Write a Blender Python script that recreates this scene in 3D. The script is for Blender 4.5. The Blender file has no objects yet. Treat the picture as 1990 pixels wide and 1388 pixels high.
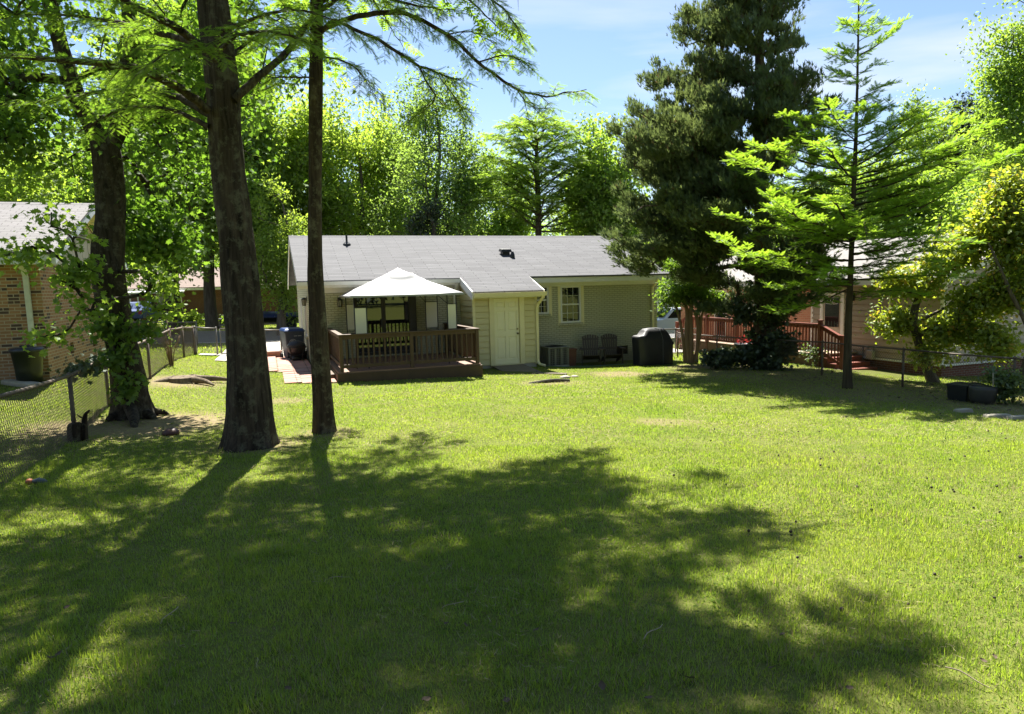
import bpy, math, random
import numpy as np
from mathutils import Vector, Matrix

# ------------------------------------------------------------------ camera, sky, sun
S = bpy.context.scene
COL = S.collection
R = math.radians
CAM_H, FPX, PW, PH = 2.468, 1312.9, 1990.0, 1388.0
_p, _r = R(6.045), R(1.445)
FWD = np.array([0, math.cos(_p), -math.sin(_p)])
_right = np.array([1.0, 0, 0]); _up = np.cross(_right, FWD)
RGT = math.cos(_r) * _right - math.sin(_r) * _up
UPV = math.cos(_r) * _up + math.sin(_r) * _right
CAMP = np.array([0, 0, CAM_H])
cam_d = bpy.data.cameras.new('camera'); cam = bpy.data.objects.new('camera', cam_d); COL.objects.link(cam)
cam_d.sensor_width = 36; cam_d.lens = FPX / PW * 36; cam_d.clip_start = 0.1; cam_d.clip_end = 3000
cam.matrix_world = Matrix(((RGT[0], UPV[0], -FWD[0], 0), (RGT[1], UPV[1], -FWD[1], 0), (RGT[2], UPV[2], -FWD[2], CAM_H), (0, 0, 0, 1)))
S.camera = cam
SUN_EL, SUN_AZ = 58.0, -12.7          # azimuth measured from +Y towards +X
world = bpy.data.worlds.new('World'); S.world = world; world.use_nodes = True
wn = world.node_tree; wn.nodes.clear()
def WN(t, **k):
    n = wn.nodes.new(t)
    for a, b in k.items(): setattr(n, a, b)
    return n
sky = WN('ShaderNodeTexSky', sky_type='NISHITA', sun_disc=False)
sky.sun_elevation = R(SUN_EL); sky.sun_rotation = R(SUN_AZ); sky.air_density = 1.0; sky.dust_density = 0.35; sky.ozone_density = 2.6
tc = WN('ShaderNodeTexCoord'); sep = WN('ShaderNodeSeparateXYZ'); wn.links.new(tc.outputs['Generated'], sep.inputs[0])
zc = WN('ShaderNodeMath', operation='MAXIMUM'); wn.links.new(sep.outputs['Z'], zc.inputs[0]); zc.inputs[1].default_value = 0.04
dv = WN('ShaderNodeVectorMath', operation='DIVIDE'); wn.links.new(tc.outputs['Generated'], dv.inputs[0])
cz = WN('ShaderNodeCombineXYZ'); [wn.links.new(zc.outputs[0], cz.inputs[i]) for i in range(3)]; wn.links.new(cz.outputs[0], dv.inputs[1])
mp = WN('ShaderNodeMapping'); wn.links.new(dv.outputs[0], mp.inputs[0]); mp.inputs['Scale'].default_value = (0.42, 0.85, 0); mp.inputs['Rotation'].default_value = (0, 0, R(28)); mp.inputs['Location'].default_value = (2.35, 0.6, 0)
nz = WN('ShaderNodeTexNoise'); nz.inputs['Scale'].default_value = 0.9; nz.inputs['Detail'].default_value = 7; nz.inputs['Roughness'].default_value = 0.52; nz.inputs['Distortion'].default_value = 0.5
wn.links.new(mp.outputs[0], nz.inputs['Vector'])
rp = WN('ShaderNodeValToRGB'); rp.color_ramp.elements[0].position = 0.52; rp.color_ramp.elements[1].position = 0.70
wn.links.new(nz.outputs['Fac'], rp.inputs[0])
# thin cloud thickens towards the horizon
hz = WN('ShaderNodeMapRange'); wn.links.new(sep.outputs['Z'], hz.inputs[0]); hz.inputs[1].default_value = 0.0; hz.inputs[2].default_value = 0.26; hz.inputs[3].default_value = 0.55; hz.inputs[4].default_value = 0.0
ad = WN('ShaderNodeMath', operation='MAXIMUM'); wn.links.new(rp.outputs['Color'], ad.inputs[0]); wn.links.new(hz.outputs[0], ad.inputs[1])
mu = WN('ShaderNodeMath', operation='MULTIPLY'); wn.links.new(ad.outputs[0], mu.inputs[0]); mu.inputs[1].default_value = 0.62
mx = WN('ShaderNodeMixRGB'); wn.links.new(mu.outputs[0], mx.inputs[0]); wn.links.new(sky.outputs[0], mx.inputs[1]); mx.inputs[2].default_value = (5.6, 5.9, 6.4, 1)
bg = WN('ShaderNodeBackground'); wn.links.new(mx.outputs[0], bg.inputs[0]); bg.inputs[1].default_value = 0.05
wo = WN('ShaderNodeOutputWorld'); wn.links.new(bg.outputs[0], wo.inputs[0])
sun_d = bpy.data.lights.new('sun', 'SUN'); sun_d.energy = 5.0; sun_d.angle = R(0.53); sun_d.color = (1, 0.955, 0.87)
sun = bpy.data.objects.new('sun', sun_d); COL.objects.link(sun)
SUND = np.array([math.sin(R(SUN_AZ)) * math.cos(R(SUN_EL)), math.cos(R(SUN_AZ)) * math.cos(R(SUN_EL)), math.sin(R(SUN_EL))])
sun.rotation_euler = Vector(SUND).to_track_quat('Z', 'Y').to_euler(); sun.location = (0, 0, 30)
S.view_settings.view_transform = 'Standard'; S.view_settings.look = 'None'; S.view_settings.gamma = 1; S.view_settings.use_curve_mapping = False
S.view_settings.exposure = 1.88
S.render.engine = 'CYCLES'
S.cycles.max_bounces = 7; S.cycles.diffuse_bounces = 4; S.cycles.glossy_bounces = 3; S.cycles.transmission_bounces = 4; S.cycles.transparent_max_bounces = 4
S.cycles.sample_clamp_indirect = 4; S.cycles.sample_clamp_direct = 12; S.cycles.caustics_reflective = False; S.cycles.caustics_refractive = False

# ------------------------------------------------------------------ frames of reference
YAW = R(19.739); CA, SA = math.cos(YAW), math.sin(YAW); HO = np.array([-1.13, 20.255])
def hw(u, v, w=0.0): return (HO[0] + u * CA - v * SA, HO[1] + u * SA + v * CA, w)
def uv_of(x, y):
    dx, dy = np.asarray(x) - HO[0], np.asarray(y) - HO[1]
    return dx * CA + dy * SA, -dx * SA + dy * CA
def at(px, py, Y):                     # the point seen at a photo pixel, at the distance Y north of the camera
    d = FWD + RGT * (px - PW / 2) / FPX - UPV * (py - PH / 2) / FPX
    return CAMP + d * Y / d[1]
# the lay of the land: (u, v, z) in the plot's frame
GC = np.array([(-8.4,-8.6,.45),(-8.5,-5.5,.44),(-8.4,-1.7,.5),(-8.2,5,.44),(-10.15,-2.9,.74),(-10.2,2.3,.8),(-14,-3,.9),(-5.8,-19.4,.85),(-3,-17,.77),
 (-6.1,-10.4,.5),(-5.2,-9.2,.47),(-4.2,-2.1,.15),(-.5,-2.1,.06),(0,0,-.02),(2,0,-.05),(1,-2.5,-.05),(3,.6,-.19),(6.5,0,-.21),(5,-2,-.14),(7.9,-8,-.12),
 (7.6,-10.5,-.08),(7.2,-4.1,-.11),(7.8,-5.6,-.1),(12,-5.74,-.43),(12,3,-.4),(10.4,4,-.38),(0,-8,.26),(3,-9,.1),(5,-15,.3),(-4.6,1.3,.2),(-5.2,5,.2),
 (-4.6,9.7,.2),(7.2,9.7,-.2),(8,14,-.3),(-8,14,.2),(-8,24,.3),(8,24,-.7),(16,24,-1.0),(-12,40,.65),(-25,24,.5),(-20,5,.85),(20,-6,-.6),(20,10,-.9),
 (0,45,.3),(-40,45,.7),(30,45,-1.1),(-10,-25,1.0),(15,-20,.3),(-20,-15,1.0),(0,75,.3),(60,0,-1),(-60,0,1),(0,-60,1)], float)
_n = len(GC)
def _phi(r2): return np.where(r2 < 1e-9, 0, 0.5 * r2 * np.log(np.maximum(r2, 1e-9)))
_K = _phi(((GC[:, None, :2] - GC[None, :, :2]) ** 2).sum(-1)) + np.eye(_n) * 1.2
_P = np.c_[np.ones(_n), GC[:, :2]]
_sol = np.linalg.solve(np.block([[_K, _P], [_P.T, np.zeros((3, 3))]]), np.r_[GC[:, 2], 0, 0, 0])
def ground(x, y):
    u, v = uv_of(np.atleast_1d(x).astype(float), np.atleast_1d(y).astype(float))
    uc, vc = np.clip(u, -55, 55), np.clip(v, -45, 70)
    out = np.empty(len(uc))
    for i in range(0, len(uc), 20000):
        a, b = uc[i:i + 20000], vc[i:i + 20000]
        out[i:i + 20000] = _phi((a[:, None] - GC[None, :, 0]) ** 2 + (b[:, None] - GC[None, :, 1]) ** 2) @ _sol[:_n] + _sol[_n] + a * _sol[_n + 1] + b * _sol[_n + 2]
    return out
def gz(x, y): return float(ground(x, y)[0])
def gh(u, v): x, y, _ = hw(u, v); return gz(x, y)
def onground(px, py):                  # where a photo pixel meets the ground
    d = FWD + RGT * (px - PW / 2) / FPX - UPV * (py - PH / 2) / FPX
    z = 0.2
    for _ in range(12):
        q = CAMP + d * (z - CAM_H) / d[2]; z = 0.5 * z + 0.5 * gz(q[0], q[1])
    return np.array([q[0], q[1], gz(q[0], q[1])])

# ------------------------------------------------------------------ noise in numpy
def _hash(ix, iy, iz):
    h = (ix * 374761393 + iy * 668265263 + iz * 2147483647) & 0xffffffff
    h = ((h ^ (h >> 13)) * 1274126177) & 0xffffffff
    return ((h ^ (h >> 16)) & 0xffff) / 65535.0
def vnoise(P):
    P = np.asarray(P, float); i = np.floor(P).astype(np.int64); f = P - i; f = f * f * (3 - 2 * f); o = 0
    for dx in (0, 1):
        for dy in (0, 1):
            for dz in (0, 1):
                w = (f[:, 0] if dx else 1 - f[:, 0]) * (f[:, 1] if dy else 1 - f[:, 1]) * (f[:, 2] if dz else 1 - f[:, 2])
                o = o + w * _hash(i[:, 0] + dx, i[:, 1] + dy, i[:, 2] + dz)
    return o
def v1(x, y, z=0.0): return float(vnoise([[x, y, z]])[0])

# ------------------------------------------------------------------ materials
MATS = {}
class NT:
    def __init__(s, name):
        s.m = bpy.data.materials.new(name); s.m.use_nodes = True; s.t = s.m.node_tree; s.t.nodes.clear()
        s.out = s.n('ShaderNodeOutputMaterial'); s.co = s.n('ShaderNodeTexCoord').outputs['Object']
    def n(s, typ, **k):
        x = s.t.nodes.new(typ)
        for a, b in k.items(): setattr(x, a, b)
        return x
    def L(s, a, b): s.t.links.new(a, b)
    def setv(s, node, key, v):
        if isinstance(v, bpy.types.NodeSocket): s.L(v, node.inputs[key])
        else: node.inputs[key].default_value = v if not (isinstance(v, tuple) and len(v) == 3 and node.inputs[key].type == 'RGBA') else (*v, 1)
    def noise(s, scale, detail=4, rough=0.55, vec=None, dist=0.0):
        x = s.n('ShaderNodeTexNoise'); x.inputs['Scale'].default_value = scale; x.inputs['Detail'].default_value = detail; x.inputs['Roughness'].default_value = rough; x.inputs['Distortion'].default_value = dist
        s.L(vec or s.co, x.inputs['Vector']); return x.outputs['Fac']
    def map(s, scale=(1, 1, 1), rot=(0, 0, 0), vec=None):
        x = s.n('ShaderNodeMapping'); s.L(vec or s.co, x.inputs[0]); x.inputs['Scale'].default_value = scale; x.inputs['Rotation'].default_value = rot; return x.outputs[0]
    def ramp(s, fac, a, b):
        x = s.n('ShaderNodeMapRange'); s.L(fac, x.inputs[0]); x.inputs[1].default_value = a; x.inputs[2].default_value = b; return x.outputs[0]
    def mix(s, fac, a, b, mode='MIX'):
        x = s.n('ShaderNodeMixRGB', blend_type=mode); s.setv(x, 0, fac); s.setv(x, 1, a); s.setv(x, 2, b); return x.outputs[0]
    def math(s, op, a, b=0.0):
        x = s.n('ShaderNodeMath', operation=op); s.setv(x, 0, a); s.setv(x, 1, b); return x.outputs[0]
    def bump(s, h, strength=0.3, dist=0.01):
        x = s.n('ShaderNodeBump'); x.inputs['Strength'].default_value = strength; x.inputs['Distance'].default_value = dist; s.L(h, x.inputs['Height']); return x.outputs[0]
    def pbr(s, base, rough=0.7, normal=None, metal=0.0, spec=0.4, **k):
        x = s.n('ShaderNodeBsdfPrincipled'); s.setv(x, 'Base Color', base); s.setv(x, 'Roughness', rough); s.setv(x, 'Metallic', metal); x.inputs['Specular IOR Level'].default_value = spec
        if normal is not None: s.L(normal, x.inputs['Normal'])
        for a, b in k.items(): s.setv(x, a.replace('_', ' '), b)
        s.L(x.outputs[0], s.out.inputs[0]); return x
    def wallvec(s):                    # (along wall, up) for upright walls, picked by the face direction
        g = s.n('ShaderNodeTexCoord'); a = s.n('ShaderNodeSeparateXYZ'); s.L(g.outputs['Normal'], a.inputs[0])
        p = s.n('ShaderNodeSeparateXYZ'); s.L(s.co, p.inputs[0])
        k = s.math('GREATER_THAN', s.math('ABSOLUTE', a.outputs['X']), 0.6)
        al = s.n('ShaderNodeMix'); s.L(k, al.inputs[0]); s.L(p.outputs['X'], al.inputs[2]); s.L(p.outputs['Y'], al.inputs[3])
        c = s.n('ShaderNodeCombineXYZ'); s.L(al.outputs[0], c.inputs[0]); s.L(p.outputs['Z'], c.inputs[1]); return c.outputs[0]
def tone(name, c1, c2=None, scale=6.0, rough=0.7, bump=0.15, stretch=(1, 1, 1), spec=0.4, metal=0.0, bdist=0.005, fine=60):
    if name in MATS: return MATS[name]
    t = NT(name); c2 = c2 or tuple(x * 0.8 for x in c1); v = t.map(stretch)
    f = t.noise(scale, 6, 0.6, v); col = t.mix(t.ramp(f, 0.3, 0.7), c1, c2)
    f2 = t.noise(scale * 0.13, 3, 0.5); col = t.mix(t.math('MULTIPLY', t.ramp(f2, 0.35, 0.7), 0.35), col, tuple(x * 0.72 for x in c1))
    nb = t.bump(t.noise(fine, 4, 0.6, v), bump, bdist) if bump else None
    t.pbr(col, rough, nb, metal, spec); MATS[name] = t.m; return t.m
def brick(name, c1, c2, mortar, bw=0.2, bh=0.0677, ms=0.009, dark=None, rough=0.85, bump=0.6, soil=None):
    t = NT(name); v = t.wallvec(); b = t.n('ShaderNodeTexBrick'); t.L(v, b.inputs['Vector'])
    b.offset = 0.5; b.inputs['Scale'].default_value = 1; b.inputs['Brick Width'].default_value = bw; b.inputs['Row Height'].default_value = bh; b.inputs['Mortar Size'].default_value = ms; b.inputs['Mortar Smooth'].default_value = 0.1; b.inputs['Bias'].default_value = -0.1
    t.setv(b, 'Color1', c1); t.setv(b, 'Color2', c2); t.setv(b, 'Mortar', mortar)
    col = b.outputs['Color']
    if dark:
        v2 = t.n('ShaderNodeVectorMath', operation='DIVIDE'); t.L(v, v2.inputs[0]); v2.inputs[1].default_value = (bw, bh, 1)
        fl = t.n('ShaderNodeVectorMath', operation='FLOOR'); t.L(v2.outputs[0], fl.inputs[0])
        w = t.n('ShaderNodeTexWhiteNoise', noise_dimensions='2D'); t.L(fl.outputs[0], w.inputs[0])
        k = t.math('MULTIPLY', t.math('GREATER_THAN', w.outputs['Value'], 0.84), t.math('SUBTRACT', 1.0, b.outputs['Fac']))
        col = t.mix(k, col, dark)
    col = t.mix(t.math('MULTIPLY', t.ramp(t.noise(1.3, 5), 0.35, 0.75), 0.3), col, tuple(x * 0.6 for x in c1))
    if soil:
        sp = t.n('ShaderNodeSeparateXYZ'); t.L(t.co, sp.inputs[0]); k = t.ramp(t.math('ADD', sp.outputs['Z'], t.math('MULTIPLY', t.noise(3, 4), -0.5)), 0.15, -0.25); col = t.mix(t.math('MULTIPLY', k, 0.75), col, soil)
    h = t.math('ADD', t.math('MULTIPLY', b.outputs['Fac'], -1.0), t.math('MULTIPLY', t.noise(45, 3), 0.25))
    t.pbr(col, rough, t.bump(h, bump, 0.008), 0, 0.25); MATS[name] = t.m; return t.m
def shingle(name, c1, c2, gap, row=0.135, bw=0.3, k=1.06, axis='Y'):
    t = NT(name); p = t.n('ShaderNodeSeparateXYZ'); t.L(t.co, p.inputs[0]); c = t.n('ShaderNodeCombineXYZ')
    if axis == 'Y': t.L(p.outputs['X'], c.inputs[0]); t.L(t.math('MULTIPLY', p.outputs['Y'], k), c.inputs[1])
    else: t.L(p.outputs['Y'], c.inputs[0]); t.L(t.math('MULTIPLY', p.outputs['X'], k), c.inputs[1])
    b = t.n('ShaderNodeTexBrick'); t.L(c.outputs[0], b.inputs['Vector']); b.offset = 0.5
    b.inputs['Scale'].default_value = 1; b.inputs['Brick Width'].default_value = bw; b.inputs['Row Height'].default_value = row; b.inputs['Mortar Size'].default_value = 0.014; b.inputs['Mortar Smooth'].default_value = 0.6
    t.setv(b, 'Color1', c1); t.setv(b, 'Color2', c2); t.setv(b, 'Mortar', gap)
    col = t.mix(t.math('MULTIPLY', t.ramp(t.noise(2.1, 6, 0.65, t.map((1, .45, 1))), 0.35, 0.72), 0.4), b.outputs['Color'], tuple(x * 0.62 for x in c1))
    col = t.mix(t.math('MULTIPLY', t.ramp(t.noise(70, 2), 0.4, 0.7), 0.3), col, tuple(min(1, x * 1.35) for x in c1))
    sk = t.noise(1.0, 5, 0.7, t.map((.9, 9.0, 0) if axis == 'Y' else (9.0, .9, 0))); col = t.mix(t.math('MULTIPLY', t.ramp(sk, .42, .62), .42), col, tuple(x * .5 for x in c1))
    h = t.math('ADD', t.math('MULTIPLY', b.outputs['Fac'], -1.0), t.math('MULTIPLY', t.noise(90, 3), 0.5))
    t.pbr(col, 0.9, t.bump(h, 0.5, 0.008), 0, 0.25); MATS[name] = t.m; return t.m
def leafmat(name, c1, c2, t1, t2, gloss=0.12, trans=0.42, c3=None, k3=0.93):
    t = NT(name); ri = t.n('ShaderNodeNewGeometry').outputs['Random Per Island']
    big = t.ramp(t.noise(0.55, 3), 0.35, 0.65)
    k = t.math('ADD', t.math('MULTIPLY', ri, 0.6), t.math('MULTIPLY', big, 0.4))
    cd, ct = t.mix(k, c1, c2), t.mix(k, t1, t2)
    if c3:
        r2 = t.math('GREATER_THAN', t.math('FRACT', t.math('MULTIPLY', ri, 37.0)), k3)
        cd = t.mix(r2, cd, c3); ct = t.mix(r2, ct, tuple(x * 1.5 for x in c3))
    d = t.n('ShaderNodeBsdfDiffuse'); t.setv(d, 0, cd); tr = t.n('ShaderNodeBsdfTranslucent'); t.setv(tr, 0, ct)
    g = t.n('ShaderNodeBsdfGlossy'); t.setv(g, 0, (0.8, 0.85, 0.8)); g.inputs['Roughness'].default_value = 0.6
    m1 = t.n('ShaderNodeMixShader'); m1.inputs[0].default_value = trans; t.L(d.outputs[0], m1.inputs[1]); t.L(tr.outputs[0], m1.inputs[2])
    m2 = t.n('ShaderNodeMixShader'); m2.inputs[0].default_value = gloss * .32; t.L(m1.outputs[0], m2.inputs[1]); t.L(g.outputs[0], m2.inputs[2])
    t.L(m2.outputs[0], t.out.inputs[0]); MATS[name] = t.m; return t.m
def bark(name, c1, c2, moss=None, sx=14, sz=1.6, bump=0.9):
    t = NT(name); v = t.map((sx, sx, sz)); f = t.noise(1.0, 6, 0.62, v, 0.6); col = t.mix(t.ramp(f, 0.34, 0.66), c1, c2)
    if moss: col = t.mix(t.math('MULTIPLY', t.ramp(t.noise(5.5, 7, 0.75), 0.51, 0.62), 0.8), col, moss)
    t.pbr(col, 0.92, t.bump(t.math('ADD', f, t.math('MULTIPLY', t.noise(60, 4), 0.3)), bump, 0.02), 0, 0.15); MATS[name] = t.m; return t.m
def glass(name, base=(0.012, 0.014, 0.014), ior=1.75, rough=0.015, wav=0.0):
    t = NT(name); x = t.pbr(base, rough, t.bump(t.noise(1.2, 2), wav, 0.01) if wav else None, 0, 0.5); x.inputs['IOR'].default_value = ior; MATS[name] = t.m; return t.m

M_house = brick('painted_brick', (.54, .525, .37), (.50, .487, .345), (.34, .33, .225), ms=0.013, bump=1.0, soil=(.22, .2, .15))
M_tan = brick('tan_brick', (.36, .2, .10), (.28, .15, .075), (.42, .35, .25), dark=(.07, .05, .045))
M_pink = brick('pink_brick', (.56, .25, .15), (.48, .20, .12), (.52, .36, .27))
M_red = brick('red_brick', (.20, .075, .05), (.16, .06, .04), (.25, .2, .17))
M_roof = shingle('grey_shingle', (.135, .135, .14), (.098, .098, .104), (.026, .026, .029), bw=.9)
M_roof2 = shingle('pale_shingle', (.20, .19, .19), (.16, .155, .15), (.075, .07, .07))
M_roof3 = shingle('brown_shingle', (.25, .19, .165), (.21, .16, .14), (.11, .085, .07))
M_roof4 = shingle('right_shingle', (.25, .235, .22), (.2, .19, .18), (.09, .085, .08), axis='X')
M_white = tone('white_paint', (.78, .77, .72), (.72, .71, .66), 9, 0.5, 0.06)
M_cream = tone('cream_paint', (.78, .71, .42), (.74, .67, .39), 9, 0.45, 0.06)
M_door = tone('door_paint', (.86, .81, .56), (.83, .78, .53), 5, 0.4, 0.04)
M_siding = tone('cream_vinyl', (.63, .565, .30), (.58, .515, .27), 3, 0.45, 0.05, (.4, .4, 3))
M_siding2 = tone('taupe_vinyl', (.40, .33, .25), (.37, .30, .23), 3, 0.5, 0.05, (.4, .4, 3))
M_dark = tone('bronze_frame', (.03, .024, .02), None, 9, 0.4, 0.03)
M_glass = glass('window_glass'); M_glass2 = glass('slider_glass', (.01, .013, .012), 1.95, 0.01, 0.012)
M_deck = tone('brown_stained_wood', (.098, .056, .027), (.07, .04, .02), 5, 0.6, 0.3, (1.2, 1.2, .35))
M_deckfloor = tone('deck_boards', (.27, .155, .10), (.21, .115, .075), 6, 0.65, 0.3, (.4, 5, 1))
M_red_wood = tone('red_stained_wood', (.21, .055, .03), (.15, .04, .024), 5, 0.6, 0.25, (1, 1, .4))
M_black = tone('black_metal', (.016, .016, .017), (.024, .023, .022), 12, 0.45, 0.05)
M_canvas = tone('white_canvas', (.34, .34, .338), (.31, .31, .308), 2.5, 0.7, 0.1, bdist=.01, fine=14)
M_panel = tone('ivory_canvas', (.72, .68, .54), (.68, .64, .50), 3, 0.8, 0.08)
M_paver = None
M_conc = tone('concrete', (.44, .41, .36), (.36, .335, .29), 3, 0.9, 0.2)
M_asph = tone('asphalt', (.13, .13, .135), (.10, .10, .105), 2, 0.9, 0.3)
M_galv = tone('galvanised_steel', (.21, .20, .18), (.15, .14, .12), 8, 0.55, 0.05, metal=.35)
M_shaded_steel = tone('shaded_steel', (.13, .10, .075), (.09, .065, .05), 8, 0.7, 0.1)  # darker copy of the fence steel, backlit shade put into the colour
M_cover = tone('black_cover', (.014, .015, .017), (.022, .022, .024), 4, 0.55, 0.25, bdist=.02, fine=7)
M_plastic = tone('black_plastic', (.018, .02, .022), None, 6, 0.4, 0.03)
M_binblue = tone('slate_blue_plastic', (.052, .068, .10), (.045, .06, .09), 4, 0.45, 0.04)
M_lidblue = tone('blue_plastic', (.02, .05, .17), (.016, .042, .15), 4, 0.35, 0.03)
M_blue = tone('navy_cover', (.016, .028, .10), (.012, .02, .075), 5, 0.6, 0.2)
M_chair = tone('brown_chair', (.075, .055, .04), (.055, .04, .029), 5, 0.6, 0.12)
M_acg = tone('grey_green_metal', (.20, .20, .165), (.17, .17, .14), 7, 0.5, 0.06)
M_terra = tone('terracotta', (.17, .075, .045), (.13, .058, .036), 7, 0.85, 0.25)
M_stone = tone('pale_stone', (.40, .36, .28), (.28, .25, .19), 9, 0.9, 0.5)
M_drywood = tone('weathered_board', (.20, .165, .115), (.14, .115, .08), 5, 0.8, 0.4, (4, .5, 1))
M_bark5 = bark('young_bark', (.085, .068, .042), (.04, .031, .02))
M_stump = bark('stump_wood', (.20, .16, .11), (.08, .062, .045))
M_bark1 = bark('cypress_bark', (.082, .062, .043), (.016, .012, .009), (.12, .115, .075))
M_bark2 = bark('thin_bark', (.085, .062, .038), (.026, .019, .013), (.16, .145, .085))
M_bark3 = bark('maple_bark', (.058, .046, .034), (.016, .013, .010), (.095, .088, .066), sz=4)
M_bark4 = bark('grey_bark', (.13, .11, .085), (.065, .054, .042))
M_crape = bark('smooth_bark', (.26, .18, .11), (.18, .12, .075), None, 6, 1.2, .3)
M_cbark = bark('cedar_bark', (.12, .085, .06), (.055, .038, .028), None, 16, 1.1)
M_vehicle = tone('white_car_paint', (.72, .73, .74), (.70, .71, .72), 2, 0.25, 0.0, spec=.6)
M_tyre = tone('rubber', (.012, .012, .012), None, 9, 0.8, 0.1)
M_chrome = tone('bright_metal', (.6, .6, .6), None, 9, 0.25, 0.0, metal=1)
M_mark = tone('white_marking', (.62, .64, .66), None, 9, 0.5, 0.0)
M_brass = tone('old_brass', (.22, .18, .10), None, 12, 0.35, 0.0, metal=.9)
M_curtain = tone('pale_curtain', (.50, .52, .48), (.42, .44, .41), 8, 0.9, 0.1, (1, 1, .2))
M_ball = tone('brown_leather', (.09, .032, .024), (.065, .024, .018), 10, 0.5, 0.2)
M_hose = tone('green_hose', (.14, .22, .15), None, 9, 0.5, 0.0)
M_litter = tone('dead_leaf', (.105, .072, .04), (.06, .042, .024), 9, 0.8, 0.1)
M_straw = tone('pale_twig', (.36, .29, .19), None, 9, 0.8, 0.1)
M_seed = tone('dark_seed', (.035, .024, .017), None, 9, 0.8, 0.1)
M_orange = tone('orange_rubber', (.42, .13, .05), None, 9, 0.6, 0.1)
M_greyrub = tone('grey_rubber', (.13, .15, .16), None, 9, 0.6, 0.1)

LM_cyp = leafmat('cypress_needles', (.065, .125, .012), (.12, .18, .02), (.22, .41, .028), (.36, .52, .045), trans=.55)
LM_yc = leafmat('young_cypress_needles', (.10, .18, .012), (.15, .235, .018), (.32, .55, .03), (.44, .63, .045), trans=.5)
LM_maple = leafmat('maple_leaves', (.045, .095, .012), (.078, .13, .018), (.13, .28, .018), (.25, .41, .032), trans=.5)
LM_mlow = leafmat('maple_shoot_leaves', (.07, .13, .016), (.11, .17, .022), (.28, .46, .035), (.40, .56, .05), trans=.5)  # brighter leaf copy, sunlight on the low shoots put into the colour
LM_shoot = leafmat('shaded_shoot_leaves', (.05, .11, .014), (.075, .135, .02), (.15, .3, .025), (.22, .36, .035))  # darker copy for the trunk shoots, shade put into the colour
LM_a = leafmat('light_leaves', (.14, .205, .026), (.19, .25, .042), (.42, .62, .05), (.54, .70, .085), trans=.5)
LM_b = leafmat('mid_leaves', (.095, .165, .024), (.135, .205, .034), (.34, .55, .045), (.46, .63, .065), trans=.5)
LM_c = leafmat('blue_green_leaves', (.065, .115, .03), (.105, .16, .042), (.28, .45, .06), (.39, .55, .085), trans=.5)
LM_cedar = leafmat('cedar_sprays', (.052, .080, .036), (.108, .142, .052), (.11, .165, .05), (.24, .30, .08), .06, .34, c3=(.075, .06, .024), k3=.965)
LM_pine = leafmat('dark_pine_needles', (.014, .024, .013), (.026, .038, .017), (.025, .04, .015), (.04, .055, .02), .04, .2)
LM_phot = leafmat('glossy_leaves', (.095, .155, .014), (.17, .22, .024), (.42, .56, .03), (.6, .66, .05), .2, .48, c3=(.42, .30, .03), k3=.94)
LM_ivy = leafmat('ivy_leaves', (.018, .035, .012), (.032, .052, .016), (.04, .075, .015), (.07, .11, .02), .2, .25)
LM_crape = leafmat('crape_leaves', (.065, .125, .016), (.11, .17, .024), (.23, .42, .03), (.34, .50, .05))
LM_shrub = leafmat('shrub_leaves', (.05, .09, .02), (.09, .13, .03), (.14, .24, .03), (.24, .34, .05), .25)

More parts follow.
